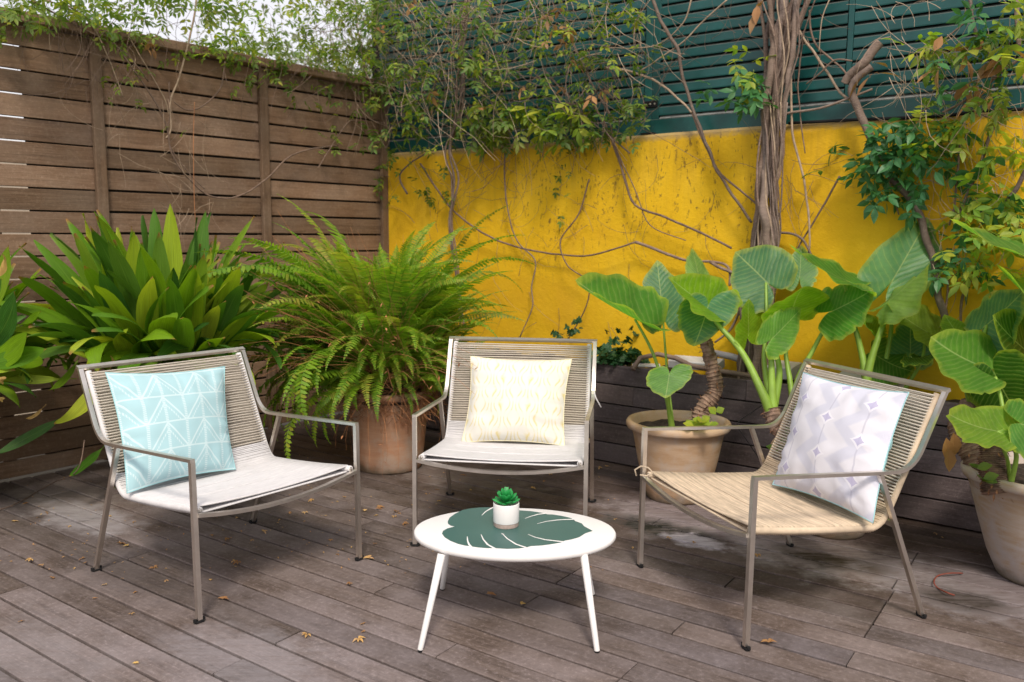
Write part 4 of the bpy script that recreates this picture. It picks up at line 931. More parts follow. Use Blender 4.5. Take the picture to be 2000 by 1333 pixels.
stalk(E3, ((1700, 850, 4.15), (1760, 770, 4.15), (1800, 705, 4.15), (1806, 648, 4.2)), .014, .006)
caudex(E3, ((1690, 990, 4.1), (1692, 930, 4.1), (1689, 850, 4.1)), .04, .036)
q = MB(); q.lathe([(0, .002), (.13, .002), (.17, .32), (.185, .325), (.185, .35), (.165, .35), (.15, .30), (0, .30)], 30, wob=.01); pp = E3.location; o = link('pot', q.mesh('pot', M_potp, True), E3)
E4 = thing('elephant_ear_plant', 'elephant ear plant in the pot cut off by the right edge, with wide striped leaves', 'plant', Vector((C3.x, C3.y, .4)))
ear(E4, (1928, 634, 3.75), (2010, 570, 3.65), (1905, 590, 3.95), BG, .12, .08, .03, 22)
ear(E4, (1918, 716, 3.45), (1800, 672, 3.35), (1950, 668, 3.7), (.10, .27, .035), .10, -.12, .025, 23)
ear(E4, (1945, 735, 3.4), (1985, 815, 3.45), (1885, 765, 3.5), DG, .1, .1, .03, 24)
ear(E4, (2010, 690, 3.6), (1925, 622, 3.5), (2010, 630, 3.7), DG, .1, -.1, .03, 25)
ear(E4, (1945, 842, 3.1), (1830, 824, 3.0), (1955, 803, 3.3), (.17, .34, .04), .10, -.12, .03, 26)
ear(E4, (2000, 830, 3.1), (2080, 850, 3.0), (1990, 775, 3.3), (.10, .28, .05), .12, .1, .03, 27)
ear(E4, (1880, 668, 3.9), (1846, 616, 3.85), (1915, 660, 3.9), (.19, .34, .04), .1, .05, .03, 28)
ear(E4, (2040, 512, 3.7), (1842, 458, 3.6), (2030, 495, 4.0), (.10, .27, .05), .15, -.10, .03, 29)
ear(E4, (2060, 610, 3.6), (1925, 545, 3.5), (2030, 575, 3.9), (.13, .30, .04), .15, -.12, .03, 30)
ear(E4, (1925, 760, 3.7), (1870, 700, 3.7), (1960, 740, 3.9), (.15, .30, .05), .15, -.05, .03, 31)
stalk(E4, ((1905, 800, 3.6), (1905, 730, 3.6), (1915, 680, 3.65), (1928, 636, 3.75)), .018, .007)
stalk(E4, ((1955, 930, 3.25), (1965, 850, 3.3), (1955, 780, 3.35), (1944, 737, 3.4)), .012, .007)
stalk(E4, ((1900, 800, 3.55), (1890, 760, 3.5), (1900, 735, 3.45), (1918, 718, 3.45)), .018, .008)
stalk(E4, ((1975, 940, 3.2), (1985, 890, 3.15), (1970, 860, 3.1), (1947, 843, 3.1)), .011, .006)
stalk(E4, ((1972, 940, 3.25), (1968, 900, 3.2), (1955, 870, 3.15), (1935, 850, 3.15)), .009, .005)
stalk(E4, ((2010, 930, 3.3), (2030, 800, 3.4), (2035, 750, 3.5), (2012, 692, 3.6)), .014, .007)
caudex(E4, ((1945, 965, 3.25), (1940, 915, 3.28), (1938, 865, 3.3)), .048, .045)
caudex(E4, ((1930, 955, 3.4), (1895, 885, 3.45), (1872, 835, 3.5), (1895, 790, 3.55)), .045, .036)
# young shoots at the pots
def sprout(root, spots, size, mat, seed=1):
    r_ = random.Random(seed); q = MB()
    for x, y, d in spots:
        c = P(x, y, d)
        for k in range(5):
            a = r_.uniform(0, 6.28); dd = Vector((math.cos(a), math.sin(a), r_.uniform(-.2, .5))); q.leaf(c, dd, Vector((0, -.6, 1)), size * r_.uniform(.6, 1), size * .8, .08)
    return wpart('shoot', q, mat, root)
sprout(E1, [(1372, 822, 4.08), (1398, 805, 4.1), (1385, 832, 4.05), (1355, 832, 4.1)], .055, M_viney, 2)
sprout(E2, [(1530, 865, 3.8), (1520, 880, 3.8), (1545, 845, 3.8)], .06, M_vine, 3)
sprout(E4, [(1908, 915, 3.2), (1920, 935, 3.15)], .06, M_vine, 4)
q = MB(); 
for i, (x, y, d) in enumerate(((1848, 855, 3.4), (1852, 875, 3.38), (1862, 845, 3.42))): q.leaf(P(x, y, d), Vector((.1, 0, -1)), Vector((0, -1, 0)), .10, .05, .3)
wpart('withered_leaf', q, M_dry, E4)

# ------------------------------------------------------------------ things lying in the planter
q = MB(); q.tube([P(x, y, d) for x, y, d in ((1236, 722, 4.86), (1250, 700, 4.92), (1285, 692, 4.95), (1320, 700, 4.9), (1350, 715, 4.82), (1400, 724, 4.74), (1470, 735, 4.64))], .014, 9)
tag(link('hose', q.mesh('hose', plain('faded_hose', (.22, .15, .12), .7, var=.2), True)), 'faded brown hose curving over the planter edge left of the scaly trunk', 'hose')
q = MB(); q.tube([P(x, y, d) for x, y, d in ((1395, 690, 5.02), (1430, 697, 4.95), (1462, 708, 4.88), (1520, 716, 4.8), (1560, 725, 4.72))], .02, 9)
tag(link('pipe', q.mesh('pipe', M_grey, True)), 'grey pipe lying along the planter at the foot of the twisted vine trunk', 'pipe')
def slab(px, py, d, w_, h, dp, ang, label, mat):
    q = MB(); q.box((-w_ / 2, -dp / 2, -h / 2), (w_ / 2, dp / 2, h / 2), bev=.006)
    o = link('slab', q.mesh('slab', mat)); o.matrix_basis = Matrix.Translation(P(px, py, d)) @ Matrix.Rotation(TW + ang, 4, 'Z') @ Matrix.Rotation(.15, 4, 'X'); tag(o, label, 'slab', 'pale slabs lying in the planter'); return o
M_pale = plain('pale_stone', (.55, .54, .55), .8, var=.15)
slab(1360, 710, 4.98, .30, .05, .12, .1, 'pale slab behind the scaly trunk', M_pale)
slab(1520, 722, 4.78, .22, .07, .14, -.1, 'grey white slab between the green stalks and the vine foot', M_pale)
slab(1262, 714, 4.96, .16, .012, .05, .5, 'thin pale slab under the hose', M_pale)
slab(1700, 745, 4.45, .3, .07, .14, 0., 'pale slab behind the back of the right chair', M_pale)
IVY = thing('ivy', 'dark green ivy patch creeping in the planter just right of the middle chair', 'ivy', P(1205, 712, 5.05)); rr = random.Random(6); mi = inv(IVY)
IL = []
for s_ in range(3):
    q = MB()
    for a in (-1.9, -.95, 0, .95, 1.9): q.leaf(Vector((0, 0, 0)), Vector((math.sin(a), math.cos(a), -.15)), Vector((0, 0, 1)), .036 if abs(a) < .5 else .028, .024, .1)
    IL.append(q.mesh('leaf', M_ivy))
for i in range(150):
    x = rr.gauss(1205, 26); y = 712 - abs(rr.gauss(0, 1)) * (30 - abs(x - 1205) * .45); 
    if y < 640: continue
    m_ = mi @ Matrix.Translation(P(x, y, rr.uniform(4.98, 5.2))) @ Matrix.Rotation(rr.uniform(0, 6.3), 4, 'Z') @ Matrix.Rotation(rr.uniform(.2, 1.4), 4, 'X') @ Matrix.Scale(rr.uniform(.8, 1.5), 4)
    link('leaf', IL[i % 3], IVY, m_)
WD = thing('weed', 'small weed with reddish and green leaves against the yellow wall above the middle chair', 'plant', P(1110, 662, 5.4)); mi = inv(WD)
for i in range(36):
    x, y = rr.choice(((1085, 655), (1110, 650), (1128, 628), (1120, 640), (1205, 652), (1240, 648), (1100, 660))); x += rr.gauss(0, 6); y += rr.gauss(0, 5)
    m_ = mi @ Matrix.Translation(P(x, y, rr.uniform(5.3, 5.4))) @ Matrix.Rotation(rr.uniform(0, 6.3), 4, 'Z') @ Matrix.Rotation(rr.uniform(.4, 1.5), 4, 'X') @ Matrix.Scale(rr.uniform(.5, .9), 4)
    link('leaf', IL[i % 3], WD, m_)

# ------------------------------------------------------------------ climbing vines
def smooth(p, m=6):
    out = []
    for i in range(len(p) - 1):
        a, b, c, d = p[max(i - 1, 0)], p[i], p[i + 1], p[min(i + 2, len(p) - 1)]
        for k in range(m):
            t = k / m; out.append(.5 * ((2 * b) + (c - a) * t + (2 * a - 5 * b + 4 * c - d) * t * t + (3 * b - a - 3 * c + d) * t ** 3))
    out.append(p[-1]); return out
def wood_tube(root, pts, r0, r1, name='stem', mat=None, n=8, rough=.12, seed=0, m=6):
    p = smooth(pts, m); L = len(p) - 1; q = MB()
    p = [v + Vector((noise.noise(v * 9 + Vector((seed, 0, 0))), noise.noise(v * 9 + Vector((0, seed, 7))), noise.noise(v * 9 + Vector((3, seed, 0))))) * (r0 * .9) for v in p]
    q.tube(p, [(r0 + (r1 - r0) * i / L) * (1 + rough * noise.noise(Vector((i * .7, seed, 0)))) for i in range(L + 1)], n)
    return wpart(name, q, mat or M_bark, root, True)
V1 = thing('climbing_vine', 'old twisted climbing vine with a thick braided trunk on the yellow wall', 'vine', wallp(1475, 735, .1))
V2 = thing('climbing_vine', 'leafy climbing vine with yellow green leaves at the right over the yellow wall', 'vine', wallp(1850, 660, .08))
V3 = thing('climbing_vine', 'thin leafy vine spilling over the top of the brown slat fence', 'vine', fencep(340, 240, .08))
rr = random.Random(21)
TR = [(750, 1468), (640, 1480), (480, 1497), (400, 1500), (300, 1507), (200, 1512), (100, 1525), (0, 1538), (-90, 1545)]
for k in range(13):
    off0 = (k - 6) / 6; r_ = .024 if k in (2, 5, 8) else rr.uniform(.010, .019); ph = rr.uniform(0, 6.28); pts = []
    for y, x in TR:
        wd = 22 if y > 450 else (21 if y > 150 else 22 + (150 - y) * .19)
        a = ph + y * .011 * (1 if k % 2 else -.7)
        pts.append(wallp(x + wd * (off0 * .75 + .38 * math.sin(a)), y, .11 + .035 * math.cos(a) + (.02 if k in (5, 8) else 0)))
    wood_tube(V1, pts, r_, r_ * .85, seed=k, n=10, m=8)
for k in range(16):                                               # fine strands over the trunk
    ph = rr.uniform(0, 6.28); o_ = rr.uniform(-1, 1); pts = []
    for y, x in TR[:rr.choice((6, 8, 9))]:
        wd = 22 if y > 450 else (21 if y > 150 else 22 + (150 - y) * .20)
        pts.append(wallp(x + wd * (o_ * .8 + .5 * math.sin(ph + y * .016)), y, .155 + .02 * math.cos(ph + y * .016)))
    wood_tube(V1, pts, rr.uniform(.004, .008), .004, seed=100 + k, n=6, m=8, mat=M_bark if k % 3 else M_twigl)
for y0, x0, y1, x1, r_ in ((750, 1448, 430, 1478, .026), (745, 1475, 560, 1440, .02), (760, 1490, 500, 1510, .02)):
    wood_tube(V1, [wallp(x0, y0, .12), wallp((x0 + x1) / 2 - 3, (y0 + y1) / 2, .13), wallp(x1, y1, .10)], r_, r_ * .8, seed=y0)
BR = [([(1270, -20), (1290, 40), (1320, 90), (1330, 130), (1345, 190), (1365, 240), (1385, 300), (1420, 370), (1468, 435)], .011, .008, M_bark), ([(1180, 132), (1250, 145), (1290, 165), (1330, 198), (1352, 220)], .009, .006, M_twigl),
      ([(1352, 222), (1400, 330), (1450, 375), (1495, 420), (1505, 470)], .007, .005, M_twig), ([(820, 320), (875, 400), (920, 440), (960, 465), (1000, 480), (1050, 492), (1110, 499), (1160, 498), (1240, 473)], .007, .006, M_twig),
      ([(1240, 473), (1290, 490), (1335, 508), (1385, 512), (1422, 520), (1424, 560)], .010, .007, M_bark), ([(1150, 190), (1190, 260), (1215, 330), (1240, 400), (1300, 425), (1370, 455), (1430, 485)], .008, .007, M_twig),
      ([(1180, 170), (1200, 280), (1240, 370), (1270, 440), (1340, 470)], .004, .003, M_twig), ([(985, 300), (990, 400), (1010, 470), (1045, 510), (1038, 560), (1040, 600), (1015, 660)], .006, .004, M_bark),
      ([(1150, 350), (1130, 420), (1095, 470), (1110, 520), (1148, 550), (1145, 600), (1110, 662)], .005, .004, M_twig), ([(1545, 150), (1548, 260), (1570, 350), (1582, 470), (1570, 520)], .007, .005, M_twigl),
      ([(1640, 345), (1610, 400), (1560, 480), (1540, 520)], .006, .004, M_twig), ([(1510, 455), (1545, 458), (1570, 470), (1585, 500)], .008, .006, M_bark), ([(1500, 240), (1540, 222), (1600, 212), (1660, 192), (1705, 174)], .007, .006, M_bark),
      ([(1560, 60), (1580, 90), (1615, 140), (1640, 180), (1665, 198)], .008, .007, M_twigl), ([(1580, 20), (1585, 70), (1600, 95), (1640, 130), (1665, 160)], .006, .005, M_twig), ([(1665, 120), (1630, 118), (1600, 145), (1575, 165)], .005, .004, M_twig),
      ([(1350, 0), (1335, 45), (1290, 85), (1240, 95), (1190, 93)], .005, .003, M_twigl), ([(1420, 0), (1370, 45), (1330, 85), (1250, 140)], .005, .004, M_twigl), ([(1060, 0), (1055, 60), (1040, 130), (1032, 185)], .004, .003, M_twigl),
      ([(1110, 60), (1140, 130), (1170, 190), (1205, 240)], .006, .005, M_bark), ([(1065, 140), (1110, 190), (1150, 235), (1190, 265), (1230, 300)], .007, .005, M_bark), ([(1385, 512), (1440, 540), (1455, 570), (1450, 600)], .010, .008, M_bark),
      ([(1455, 575), (1430, 640), (1395, 668)], .008, .006, M_bark), ([(1570, 60), (1560, 150), (1560, 200), (1572, 300)], .005, .003, M_twig), ([(1620, 0), (1605, 40), (1600, 100)], .004, .003, M_twigl),
      ([(600, 290), (640, 300), (690, 330), (760, 345)], .004, .003, M_twig), ([(795, 380), (780, 345), (800, 320), (850, 290)], .008, .005, M_bark)]
for i, (pts, r0, r1, mt_) in enumerate(BR): wood_tube(V1, [wallp(x, y, .07 + .02 * math.sin(i * 2.1 + j)) for j, (x, y) in enumerate(pts)], r0, r1, 'branch', mt_, 6, seed=i)
for k in range(5):
    dx = rr.uniform(-10, 10); wood_tube(V1, [wallp(x + dx * math.cos(y * .02 + k) + rr.uniform(-3, 3), y, .10 + .02 * k) for x, y in ((915, -20), (905, 80), (903, 160), (893, 230), (872, 290), (888, 350), (885, 430), (890, 540), (900, 640))], .008, .005, 'branch', M_bark, 6, seed=k)
for i, (pts, r0, r1) in enumerate([([(1718, 84), (1700, 105), (1685, 125), (1660, 150), (1652, 165)], .026, .022), ([(1700, 128), (1680, 150), (1665, 172), (1672, 205), (1690, 245), (1702, 270)], .020, .020), ([(1702, 268), (1740, 340), (1785, 400), (1810, 470), (1832, 560), (1850, 650), (1860, 700)], .019, .018),
                                  ([(1893, -20), (1898, 40), (1915, 80), (1935, 110), (1965, 145)], .009, .007), ([(2020, 95), (1965, 135), (1910, 180), (1870, 205), (1840, 220)], .008, .006), ([(1988, -10), (1987, 40), (1992, 90)], .012, .01),
                                  ([(1890, 40), (1860, 65), (1825, 95), (1790, 125)], .005, .004), ([(1725, 250), (1735, 300), (1736, 345), (1755, 420)], .005, .004), ([(1945, 240), (1925, 290), (1890, 380), (1868, 430)], .009, .007), ([(2010, 320), (1985, 370), (1955, 405), (1945, 430)], .012, .010),
                                  ([(1880, 260), (1870, 330), (1865, 400), (1855, 440)], .007, .005), ([(1855, 520), (1850, 580), (1845, 620)], .006, .005), ([(1900, 540), (1880, 580), (1875, 640)], .008, .006), ([(1800, 100), (1820, 150), (1860, 190), (1900, 215), (1960, 245)], .004, .003), ([(1780, 230), (1900, 160), (1960, 150), (2010, 140)], .004, .003)]):
    wood_tube(V2, [wallp(x, y, .09 + .015 * math.sin(i + j)) for j, (x, y) in enumerate(pts)], r0, r1, 'branch', M_bark if r0 > .008 else M_twig, 9 if r0 > .012 else 6, seed=40 + i)
for i, (pts, r0, r1, mt_) in enumerate([([(130, 10), (200, 60), (270, 150), (320, 230), (335, 300), (370, 350), (415, 385), (470, 382), (520, 350), (560, 310), (600, 293), (660, 285)], .005, .006, M_twig), ([(385, -10), (372, 70), (350, 150), (332, 200), (335, 250), (325, 270)], .006, .005, M_twigl),
                                       ([(440, 120), (432, 170), (400, 205), (365, 215), (340, 200)], .005, .004, M_twig), ([(330, 160), (332, 220), (330, 280), (370, 340), (400, 370)], .004, .003, M_twig), ([(60, 0), (150, 50), (240, 100), (290, 160)], .005, .004, M_twig), ([(90, 0), (170, 40), (210, 110), (240, 190)], .004, .003, M_twigl),
                                       ([(380, 200), (378, 280), (380, 400), (385, 470)], .002, .002, M_orange), ([(245, 60), (280, 120), (320, 190), (330, 225)], .003, .003, M_twigl), ([(620, 330), (645, 290), (680, 240), (700, 238)], .004, .003, M_twig), ([(95, 30), (96, 70), (98, 100)], .002, .002, M_twigl)]):
    wood_tube(V3, [fencep(x, y, .075 + .015 * math.sin(i + j)) for j, (x, y) in enumerate(pts)], r0, r1, 'branch', mt_, 6, seed=70 + i)
# thin tangle
def tangle(root, n, region, pl, L, seed, mat, rad=.0022, name='twigs'):
    r_ = random.Random(seed); q = MB()
    for i in range(n):
        x0, y0, x1, y1, o0, o1 = region[r_.randrange(len(region))]
        x, y, off = r_.uniform(x0, x1), r_.uniform(y0, y1), r_.uniform(o0, o1); a = r_.uniform(0, 6.28) if r_.random() < .6 else r_.gauss(1.5, .4); l = r_.uniform(*L); p = []
        da = r_.uniform(-.35, .35)
        for k in range(6): p.append(pl(x, y, off)); x += math.cos(a) * l / 5; y += math.sin(a) * l / 5; a += da + r_.uniform(-.25, .25); off += r_.uniform(-.02, .02)
        q.tube(p, [rad * r_.uniform(.7, 1.1) * (1 - .1 * k) for k in range(6)], 3, cap=False)
    wpart(name, q, mat, root, False, 'stuff')
tangle(V1, 330, [(650, -30, 960, 260, .05, .45), (760, -30, 1250, 200, .05, .40), (860, 120, 1260, 260, .05, .2)], wallp, (50, 170), 3, M_twig, .0026)
tangle(V1, 230, [(650, -30, 960, 220, .10, .5), (700, -30, 1280, 120, .05, .40)], wallp, (50, 170), 4, M_twigl, .0024)
tangle(V1, 130, [(800, 290, 1460, 470, .02, .05), (900, 290, 1250, 640, .02, .04), (1200, -20, 1620, 120, .05, .2), (1480, 300, 1590, 420, .03, .08), (780, 280, 1000, 420, .02, .06)], wallp, (40, 130), 5, M_twig, .0018)
tangle(V2, 150, [(1700, 0, 2010, 260, .05, .3), (1820, 240, 2010, 560, .02, .12)], wallp, (50, 150), 6, M_twigl, .0020)
tangle(V3, 230, [(560, -20, 780, 170, -.05, .3), (600, -20, 780, 200, .0, .3), (-20, -20, 420, 70, .0, .25), (120, 20, 300, 180, .05, .12), (420, -20, 700, 150, .0, .25)], fencep, (50, 150), 7, M_twig, .0019)
tangle(V3, 40, [(200, 100, 380, 300, .05, .1), (300, 300, 420, 420, .05, .1)], fencep, (50, 130), 8, M_twigl, .0016)
# sprays of leaflets
def spray_mesh(nl, L, lw, seed, mat, single=False, seg=3):
    r_ = random.Random(seed); q = MB(); R_ = L * .9
    q.tube([Vector((0, 0, 0)), Vector((0, R_ * .5, .004)), Vector((0, R_, -.004))], .0011, 3, cap=False)
    pairs = nl // 2
    for i in range(pairs):
        y = R_ * (.25 + .65 * i / max(1, pairs - 1)) if pairs > 1 else R_ * .4
        for s_ in (-1, 1): q.leaf(Vector((0, y, 0)), Vector((s_, .55 + r_.uniform(-.2, .3), r_.uniform(-.35, .2))), Vector((r_.uniform(-.3, .3), r_.uniform(-.3, .3), 1)), lw * r_.uniform(.8, 1.15), lw * r_.uniform(.38, .5), .10, 3 if seg == 3 else 1, .15)
    q.leaf(Vector((0, R_, 0)), Vector((r_.uniform(-.2, .2), 1, -.2)), Vector((0, 0, 1)), lw * 1.15, lw * .5, .1, 3 if seg == 3 else 1, .15)
    return q
def scatter(root, specs, pl, seed, name='leaf', limit=280):
    """specs: (x0,y0,x1,y1, off0,off1, count, mesh list, scale0, scale1). Biggest first as single parts, the rest joined."""
    r_ = random.Random(seed); items = []
    for x0, y0, x1, y1, o0, o1, cnt, meshes, s0, s1 in specs:
        for i in range(cnt):
            while True:
                x, y = r_.uniform(x0, x1), r_.uniform(y0, y1)
                if noise.noise(Vector((x / 46, y / 40, seed))) > -.22 + r_.uniform(-.15, .15): break
            p = pl(x, y, r_.uniform(o0, o1)); s_ = r_.uniform(s0, s1)
            M = Matrix.Translation(p) @ Matrix.Rotation(r_.uniform(0, 6.28), 4, 'Z') @ Matrix.Rotation(r_.gauss(-.5, .6), 4, 'X') @ Matrix.Rotation(r_.gauss(0, .5), 4, 'Y') @ Matrix.Scale(s_, 4)
            items.append((meshes[r_.randrange(len(meshes))], M, s_ * meshes[0][1]))
    items.sort(key=lambda t: -t[2]); mi = inv(root)
    for (mb_, k, mat, me), M, _ in items[:limit]: link(name, me, root, mi @ M)
    rest = {}
    for (mb_, k, mat, me), M, _ in items[limit:]:
        q = rest.setdefault(mat.name, (MB(), mat))[0]; b = len(q.v); MM = mi @ M
        q.v += [MM @ v for v in mb_.v]; q.f += [tuple(b + i for i in f) for f in mb_.f]
    for q, mat in rest.values():
        o = link('foliage', q.mesh('foliage', mat), root); o['kind'] = 'stuff'
def SM(nl, L, lw, seeds, mat, seg=3):
    out = []
    for s_ in seeds: mb_ = spray_mesh(nl, L, lw, s_, mat, seg=seg); out.append((mb_, lw, mat, mb_.mesh('leaf', mat)))
    return out
A7 = SM(7, .085, .040, (1, 2, 3, 4), M_vine); A5 = SM(5, .065, .042, (5, 6, 7), M_vine); AY = SM(5, .07, .045, (8, 9), M_viney); AO = SM(3, .04, .045, (10, 11), M_dry)
B5 = SM(5, .11, .072, (12, 13, 14), M_vined); BY = SM(5, .11, .068, (15, 16, 17), M_viney); B3 = SM(3, .08, .075, (18, 19), M_vined); BO = SM(1, .02, .075, (20, 21), M_dry)
BIG = SM(7, .17, .10, (22, 23), M_viney)
scatter(V1, [(700, -40, 830, 290, .10, .50, 110, A7 + A5, .7, 1.2), (650, -40, 960, 200, .05, .50, 270, A7 + A5 + A5 + AY, .7, 1.25), (740, 120, 1000, 290, .05, .3, 110, A7 + A5 + AY, .7, 1.2), (930, -40, 1250, 170, .05, .35, 165, A7 + A5 + AY, .7, 1.25),
             (920, 195, 1140, 272, .08, .25, 95, A7 + BY[:1], 1.1, 1.6), (1100, 190, 1260, 280, .05, .2, 75, A7 + A5, .8, 1.2), (690, 285, 880, 395, .05, .15, 55, A7 + A5, .7, 1.1), (1085, 290, 1115, 425, .03, .06, 9, A5, .6, .9),
             (700, -30, 1180, 240, .1, .4, 34, AO, .8, 1.5), (900, 60, 1200, 240, .1, .3, 24, AY, .8, 1.1), (1215, 15, 1245, 75, .1, .15, 6, AY, 1., 1.3), (1435, 100, 1480, 170, .2, .25, 10, BY + B3, .8, 1.), (1455, 150, 1510, 225, .2, .24, 14, B5, .8, 1.0), (1380, 165, 1440, 215, .15, .2, 7, B3, .6, .8), (1480, 0, 1500, 20, .22, .25, 3, BO, 1., 1.4), (1240, 95, 1300, 140, .1, .12, 4, A5, .8, 1)],
        wallp, 1)
scatter(V2, [(1690, 235, 1850, 330, .08, .22, 62, B5 + B3, .8, 1.1), (1690, 310, 1820, 395, .08, .2, 34, B5 + B3, .8, 1.05), (1610, 275, 1700, 340, .08, .12, 7, B3, .8, 1.0), (1800, 225, 1880, 320, .08, .2, 18, BY, .8, 1.1),
             (1850, 250, 2010, 420, .05, .2, 34, BY + B5[:1], .8, 1.2), (1900, 380, 2010, 560, .05, .2, 34, BY + B5[:1], .8, 1.15), (1825, 400, 1930, 540, .05, .15, 34, B5 + BY, .7, 1.), (1780, 60, 1960, 215, .08, .3, 42, B3 + A7 + BY, .7, 1.1),
             (1930, 0, 2010, 230, .1, .4, 34, BY + A7, .9, 1.4), (1820, 90, 1960, 190, .12, .3, 18, BO, 1.0, 1.5), (1960, 90, 2000, 130, .12, .3, 5, BO, 1.0, 1.5), (1875, 0, 1940, 60, .1, .3, 8, B5, .8, 1.), (1755, 60, 1830, 110, .1, .15, 6, BY, .6, .8), (1680, 100, 1710, 150, .14, .16, 4, BO, 1.1, 1.5)], wallp, 2)
scatter(V3, [(-30, -40, 420, 35, -.05, .45, 190, A7 + A5, .7, 1.2), (0, 10, 90, 95, .08, .2, 22, A7, .7, 1.1), (150, 30, 300, 80, .0, .25, 36, A7 + A5, .7, 1.1), (200, 70, 280, 200, .06, .12, 16, A5, .5, .9), (300, 60, 460, 120, .05, .2, 16, A5, .6, 1.), (400, -40, 780, 120, -.1, .4, 330, A7 + A5 + AY, .7, 1.2),
             (460, 80, 760, 165, -.05, .2, 120, A7 + A5, .7, 1.1), (560, 60, 760, 230, .03, .14, 40, A7 + A5, .6, 1.), (330, 240, 360, 260, .06, .1, 3, A5, .6, .8), (600, 240, 660, 310, .06, .1, 10, A5, .7, .9), (265, 60, 300, 90, .12, .15, 3, AO, 1., 1.3)], fencep, 3)

# ------------------------------------------------------------------ beyond the fence
def far_tree(label, base, h, rad, n, seed, mat, trunk=.12):
    t = thing('garden_tree', label, 'tree', Vector((base[0], base[1], -.14))); r_ = random.Random(seed)
    q = MB(); top = Vector((r_.uniform(-.2, .2), r_.uniform(-.2, .2), h * .75)); q.tube([Vector((0, 0, 0)), top * .5 + Vector((.1, 0, 0)), top], [trunk, trunk * .7, trunk * .3], 8)
    tips = []
    for i in range(12):
        b = top * r_.uniform(.45, .95); d = Vector((r_.uniform(-1, 1), r_.uniform(-1, 1), r_.uniform(.0, .9))).normalized() * rad * r_.uniform(.6, 1.); q.tube([b, b + d * .5 + Vector((0, 0, .1)), b + d], [trunk * .3, trunk * .2, .01], 5); tips.append(b + d); tips.append(b + d * .6)
    link('trunk', q.mesh('trunk', M_bark, True), t)
    q = MB()
    for i in range(n):
        c = tips[r_.randrange(len(tips))] + Vector((r_.gauss(0, 1), r_.gauss(0, 1), r_.gauss(0, .8))) * rad * .28
        q.leaf(c, Vector((r_.uniform(-1, 1), r_.uniform(-1, 1), r_.uniform(-1, .6))), Vector((r_.uniform(-1, 1), r_.uniform(-1, 1), 1)), r_.uniform(.05, .12), r_.uniform(.03, .05), .1, 1)
    link('crown', q.mesh('crown', mat), t)
far_tree('pale green tree standing behind the middle of the slat fence', P(585, 60, 9.5), 4.3, 1.25, 3600, 1, M_tree)
far_tree('loose leafy tree behind the fence near the wall corner', P(700, 40, 11.), 4.9, 1.4, 3600, 2, M_tree)
HB = P(640, 300, 13.5); HM = Matrix.Translation((HB.x, HB.y, -.14)) @ Matrix.Rotation(TW, 4, 'Z')
HS = thing('garden_house', 'grey rendered house with a pale roof far behind the fence', 'house', HM)
q = MB(); q.box((-1.4, 0, 0), (4.2, 4, 3.75)); link('wall', q.mesh('wall', M_grey), HS)
q = MB(); q.v = [Vector(v) for v in ((-1.7, -.3, 3.7), (4.5, -.3, 3.7), (4.5, 2, 4.5), (-1.7, 2, 4.5), (4.5, 4.3, 3.7), (-1.7, 4.3, 3.7))]; q.f = [(0, 1, 2, 3), (3, 2, 4, 5)]
ro = link('roof', q.mesh('roof', M_roof), HS); so_ = ro.modifiers.new('s', 'SOLIDIFY'); so_.thickness = .08
for xx in (-.7, 1.4):
    q = MB(); q.box((xx, -.03, 2.2), (xx + .9, .02, 3.3)); wn = link('window', q.mesh('window', M_glass), HS)
    q = MB()
    for a, b in (((xx - .05, -.05, 2.15), (xx, .03, 3.35)), ((xx + .9, -.05, 2.15), (xx + .95, .03, 3.35)), ((xx, -.05, 3.3), (xx + .9, .03, 3.35)), ((xx, -.05, 2.15), (xx + .9, .03, 2.2)), ((xx + .43, -.05, 2.2), (xx + .47, -.031, 3.3))): q.box(a, b)
    link('frame', q.mesh('frame', M_white), wn)

GW = thing('garden_wall', 'cream neighbouring wall seen as pale slits through the left end of the fence', 'wall', Matrix.Translation((-1.6, 1.2, 0)) @ frame(CORNER, DF, NF))
q = MB(); q.box((-9, 0, -.14), (-1.0, .2, 1.95), bev=.01); link('wall_body', q.mesh('wall_body', plain('cream_render', (.58, .50, .40), .9)), GW)
q = MB(); q.box((-9.05, -.04, 1.951), (-.95, .24, 2.0), bev=.01); link('coping', q.mesh('coping', M_grey), GW)
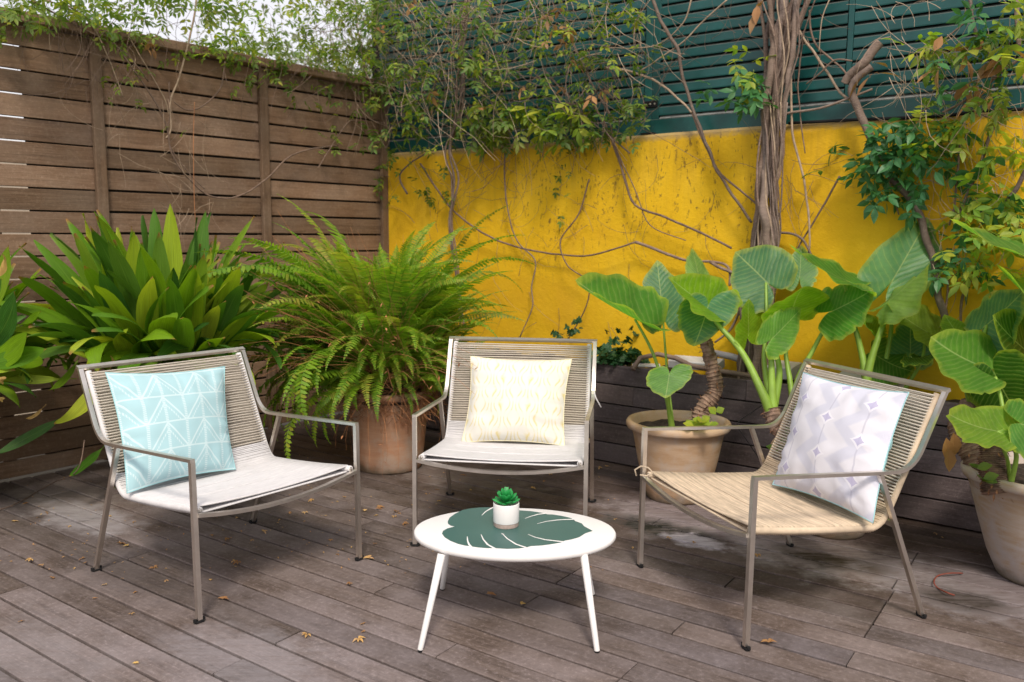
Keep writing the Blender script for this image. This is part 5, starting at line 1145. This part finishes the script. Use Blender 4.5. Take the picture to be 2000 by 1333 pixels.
# ------------------------------------------------------------------ fallen leaves and small things on the deck
LF = []
for s_ in range(5):
    r_ = random.Random(s_); q = MB()
    for a in ((-1.6, -.8, 0, .8, 1.6) if s_ < 3 else (-.4, .7)): q.leaf(Vector((0, 0, .004)), Vector((math.sin(a + r_.uniform(-.2, .2)), math.cos(a), .3 + r_.uniform(-.1, .4))), Vector((0, 0, 1)), .022 + r_.uniform(0, .010), .011, .25, 3, .5)
    LF.append((q.mesh('fallen_leaf', M_dry), q.mesh('fallen_leaf', M_dryp)))
spots = [(50, 985), (90, 1003), (28, 1020), (133, 1029), (165, 1062), (60, 1095), (160, 1092), (168, 1100), (83, 1107), (148, 1110), (100, 1130), (204, 1143), (185, 1170), (240, 1131), (323, 1134), (257, 1200), (300, 1109), (235, 1064), (250, 1068), (260, 1020), (216, 1009), (370, 995), (461, 1012), (473, 1038), (415, 1048), (441, 1055), (455, 1097), (465, 1100), (490, 1056), (411, 1135), (435, 1172), (265, 1158),
         (610, 978), (603, 950), (660, 980), (671, 972), (515, 1040), (646, 1055), (630, 1080), (661, 1083), (732, 1063), (720, 1092), (596, 1002), (635, 1008), (563, 1002), (770, 1010), (774, 1000), (790, 1024), (800, 1055), (797, 1070), (735, 1008), (740, 995), (742, 992), (712, 1000), (713, 1235), (710, 1220), (599, 1242), (684, 1141), (780, 1003), (854, 958), (920, 958), (858, 980), (958, 1163), (1018, 1183), (1238, 1070), (1307, 1052), (1356, 1060), (1480, 1085), (1000, 925), (1060, 940), (1075, 927), (1170, 915), (1185, 912), (1830, 1045), (1838, 1050), (265, 1297), (42, 1215), (700, 1250), (530, 985), (548, 1016), (500, 968), (905, 930), (1040, 955), (1120, 945), (830, 965), (975, 940), (450, 985)]
rr = random.Random(9)
for i, (x, y) in enumerate(spots):
    g = G(x, y, .002); me = LF[i % 5][0 if rr.random() < .5 else 1]; s_ = rr.uniform(.45, 1.0)
    o = link('fallen_leaf', me, None, Matrix.Translation(g) @ Matrix.Rotation(rr.uniform(0, 6.28), 4, 'Z') @ Matrix.Rotation(rr.uniform(-.3, .3), 4, 'X') @ Matrix.Scale(s_, 4))
    zone = ('on the deck in the left corner by the fence' if x < 215 and y < 1080 else 'in front of the left chair near the picture edge' if x < 350 else 'on the boards beneath the left chair' if x < 700 and y < 1130 else 'on the boards left of the low table' if x < 812 else
            'on the dark boards under the middle chair' if x < 1190 and y < 1000 else 'on the boards right around the low table legs' if x < 1190 else 'on the stained boards under the right chair')
    tag(o, 'small dry brown leaf ' + zone, 'leaf', 'dry leaves scattered on the deck')
o = link('fallen_leaf', LF[0][0], None, Matrix.Translation(G(1501, 1258, .002)) @ Matrix.Scale(1.25, 4)); tag(o, 'bright orange dry leaf on the deck just right of the tan seat chair front leg', 'leaf', 'dry leaves scattered on the deck')
q = MB()
for i in range(420):
    x, y = rr.uniform(-100, 1250), rr.uniform(880, 1120)
    if x > 900 and rr.random() < .6: continue
    g = G(x, y, .003); a = rr.uniform(0, 6.28); q.leaf(g, Vector((math.cos(a), math.sin(a), rr.uniform(0, .4))), Vector((0, 0, 1)), rr.uniform(.006, .016), .006, .2, 1)
tag(link('leaf_litter', q.mesh('leaf_litter', M_dryp)), kind='stuff')
q = MB(); q.tube(smooth([G(x, y, .006 + .01 * (i % 2)) for i, (x, y) in enumerate(((1880, 1120), (1855, 1120), (1832, 1125), (1824, 1137), (1832, 1149), (1850, 1158), (1864, 1163)))]), .0028, 6)
tag(link('wire', q.mesh('wire', plain('red_wire', (.22, .05, .03), .6), True)), 'thin red brown wire loop on the deck left of the edge pot', 'wire')
q = MB(); q.tube(smooth([P(1492, 790, 4.18), P(1465, 808, 4.15), P(1440, 829, 4.12), P(1455, 855, 4.12), P(1475, 885, 4.12), P(1490, 908, 4.1)]), .0022, 5)
tag(link('wire', q.mesh('wire', M_black, True)), 'thin black wire hanging bent in front of the planter boards', 'wire')
q = MB(); q.tube(smooth([P(165, 860, 4.0), P(150, 920, 4.0), G(100, 945, .02), G(30, 985, .01), G(-20, 1000, .01)]), .003, 5)
tag(link('bare_branch', q.mesh('bare_branch', M_twig, True)), 'bare brown twig bent down to the deck at the left edge', 'branch')
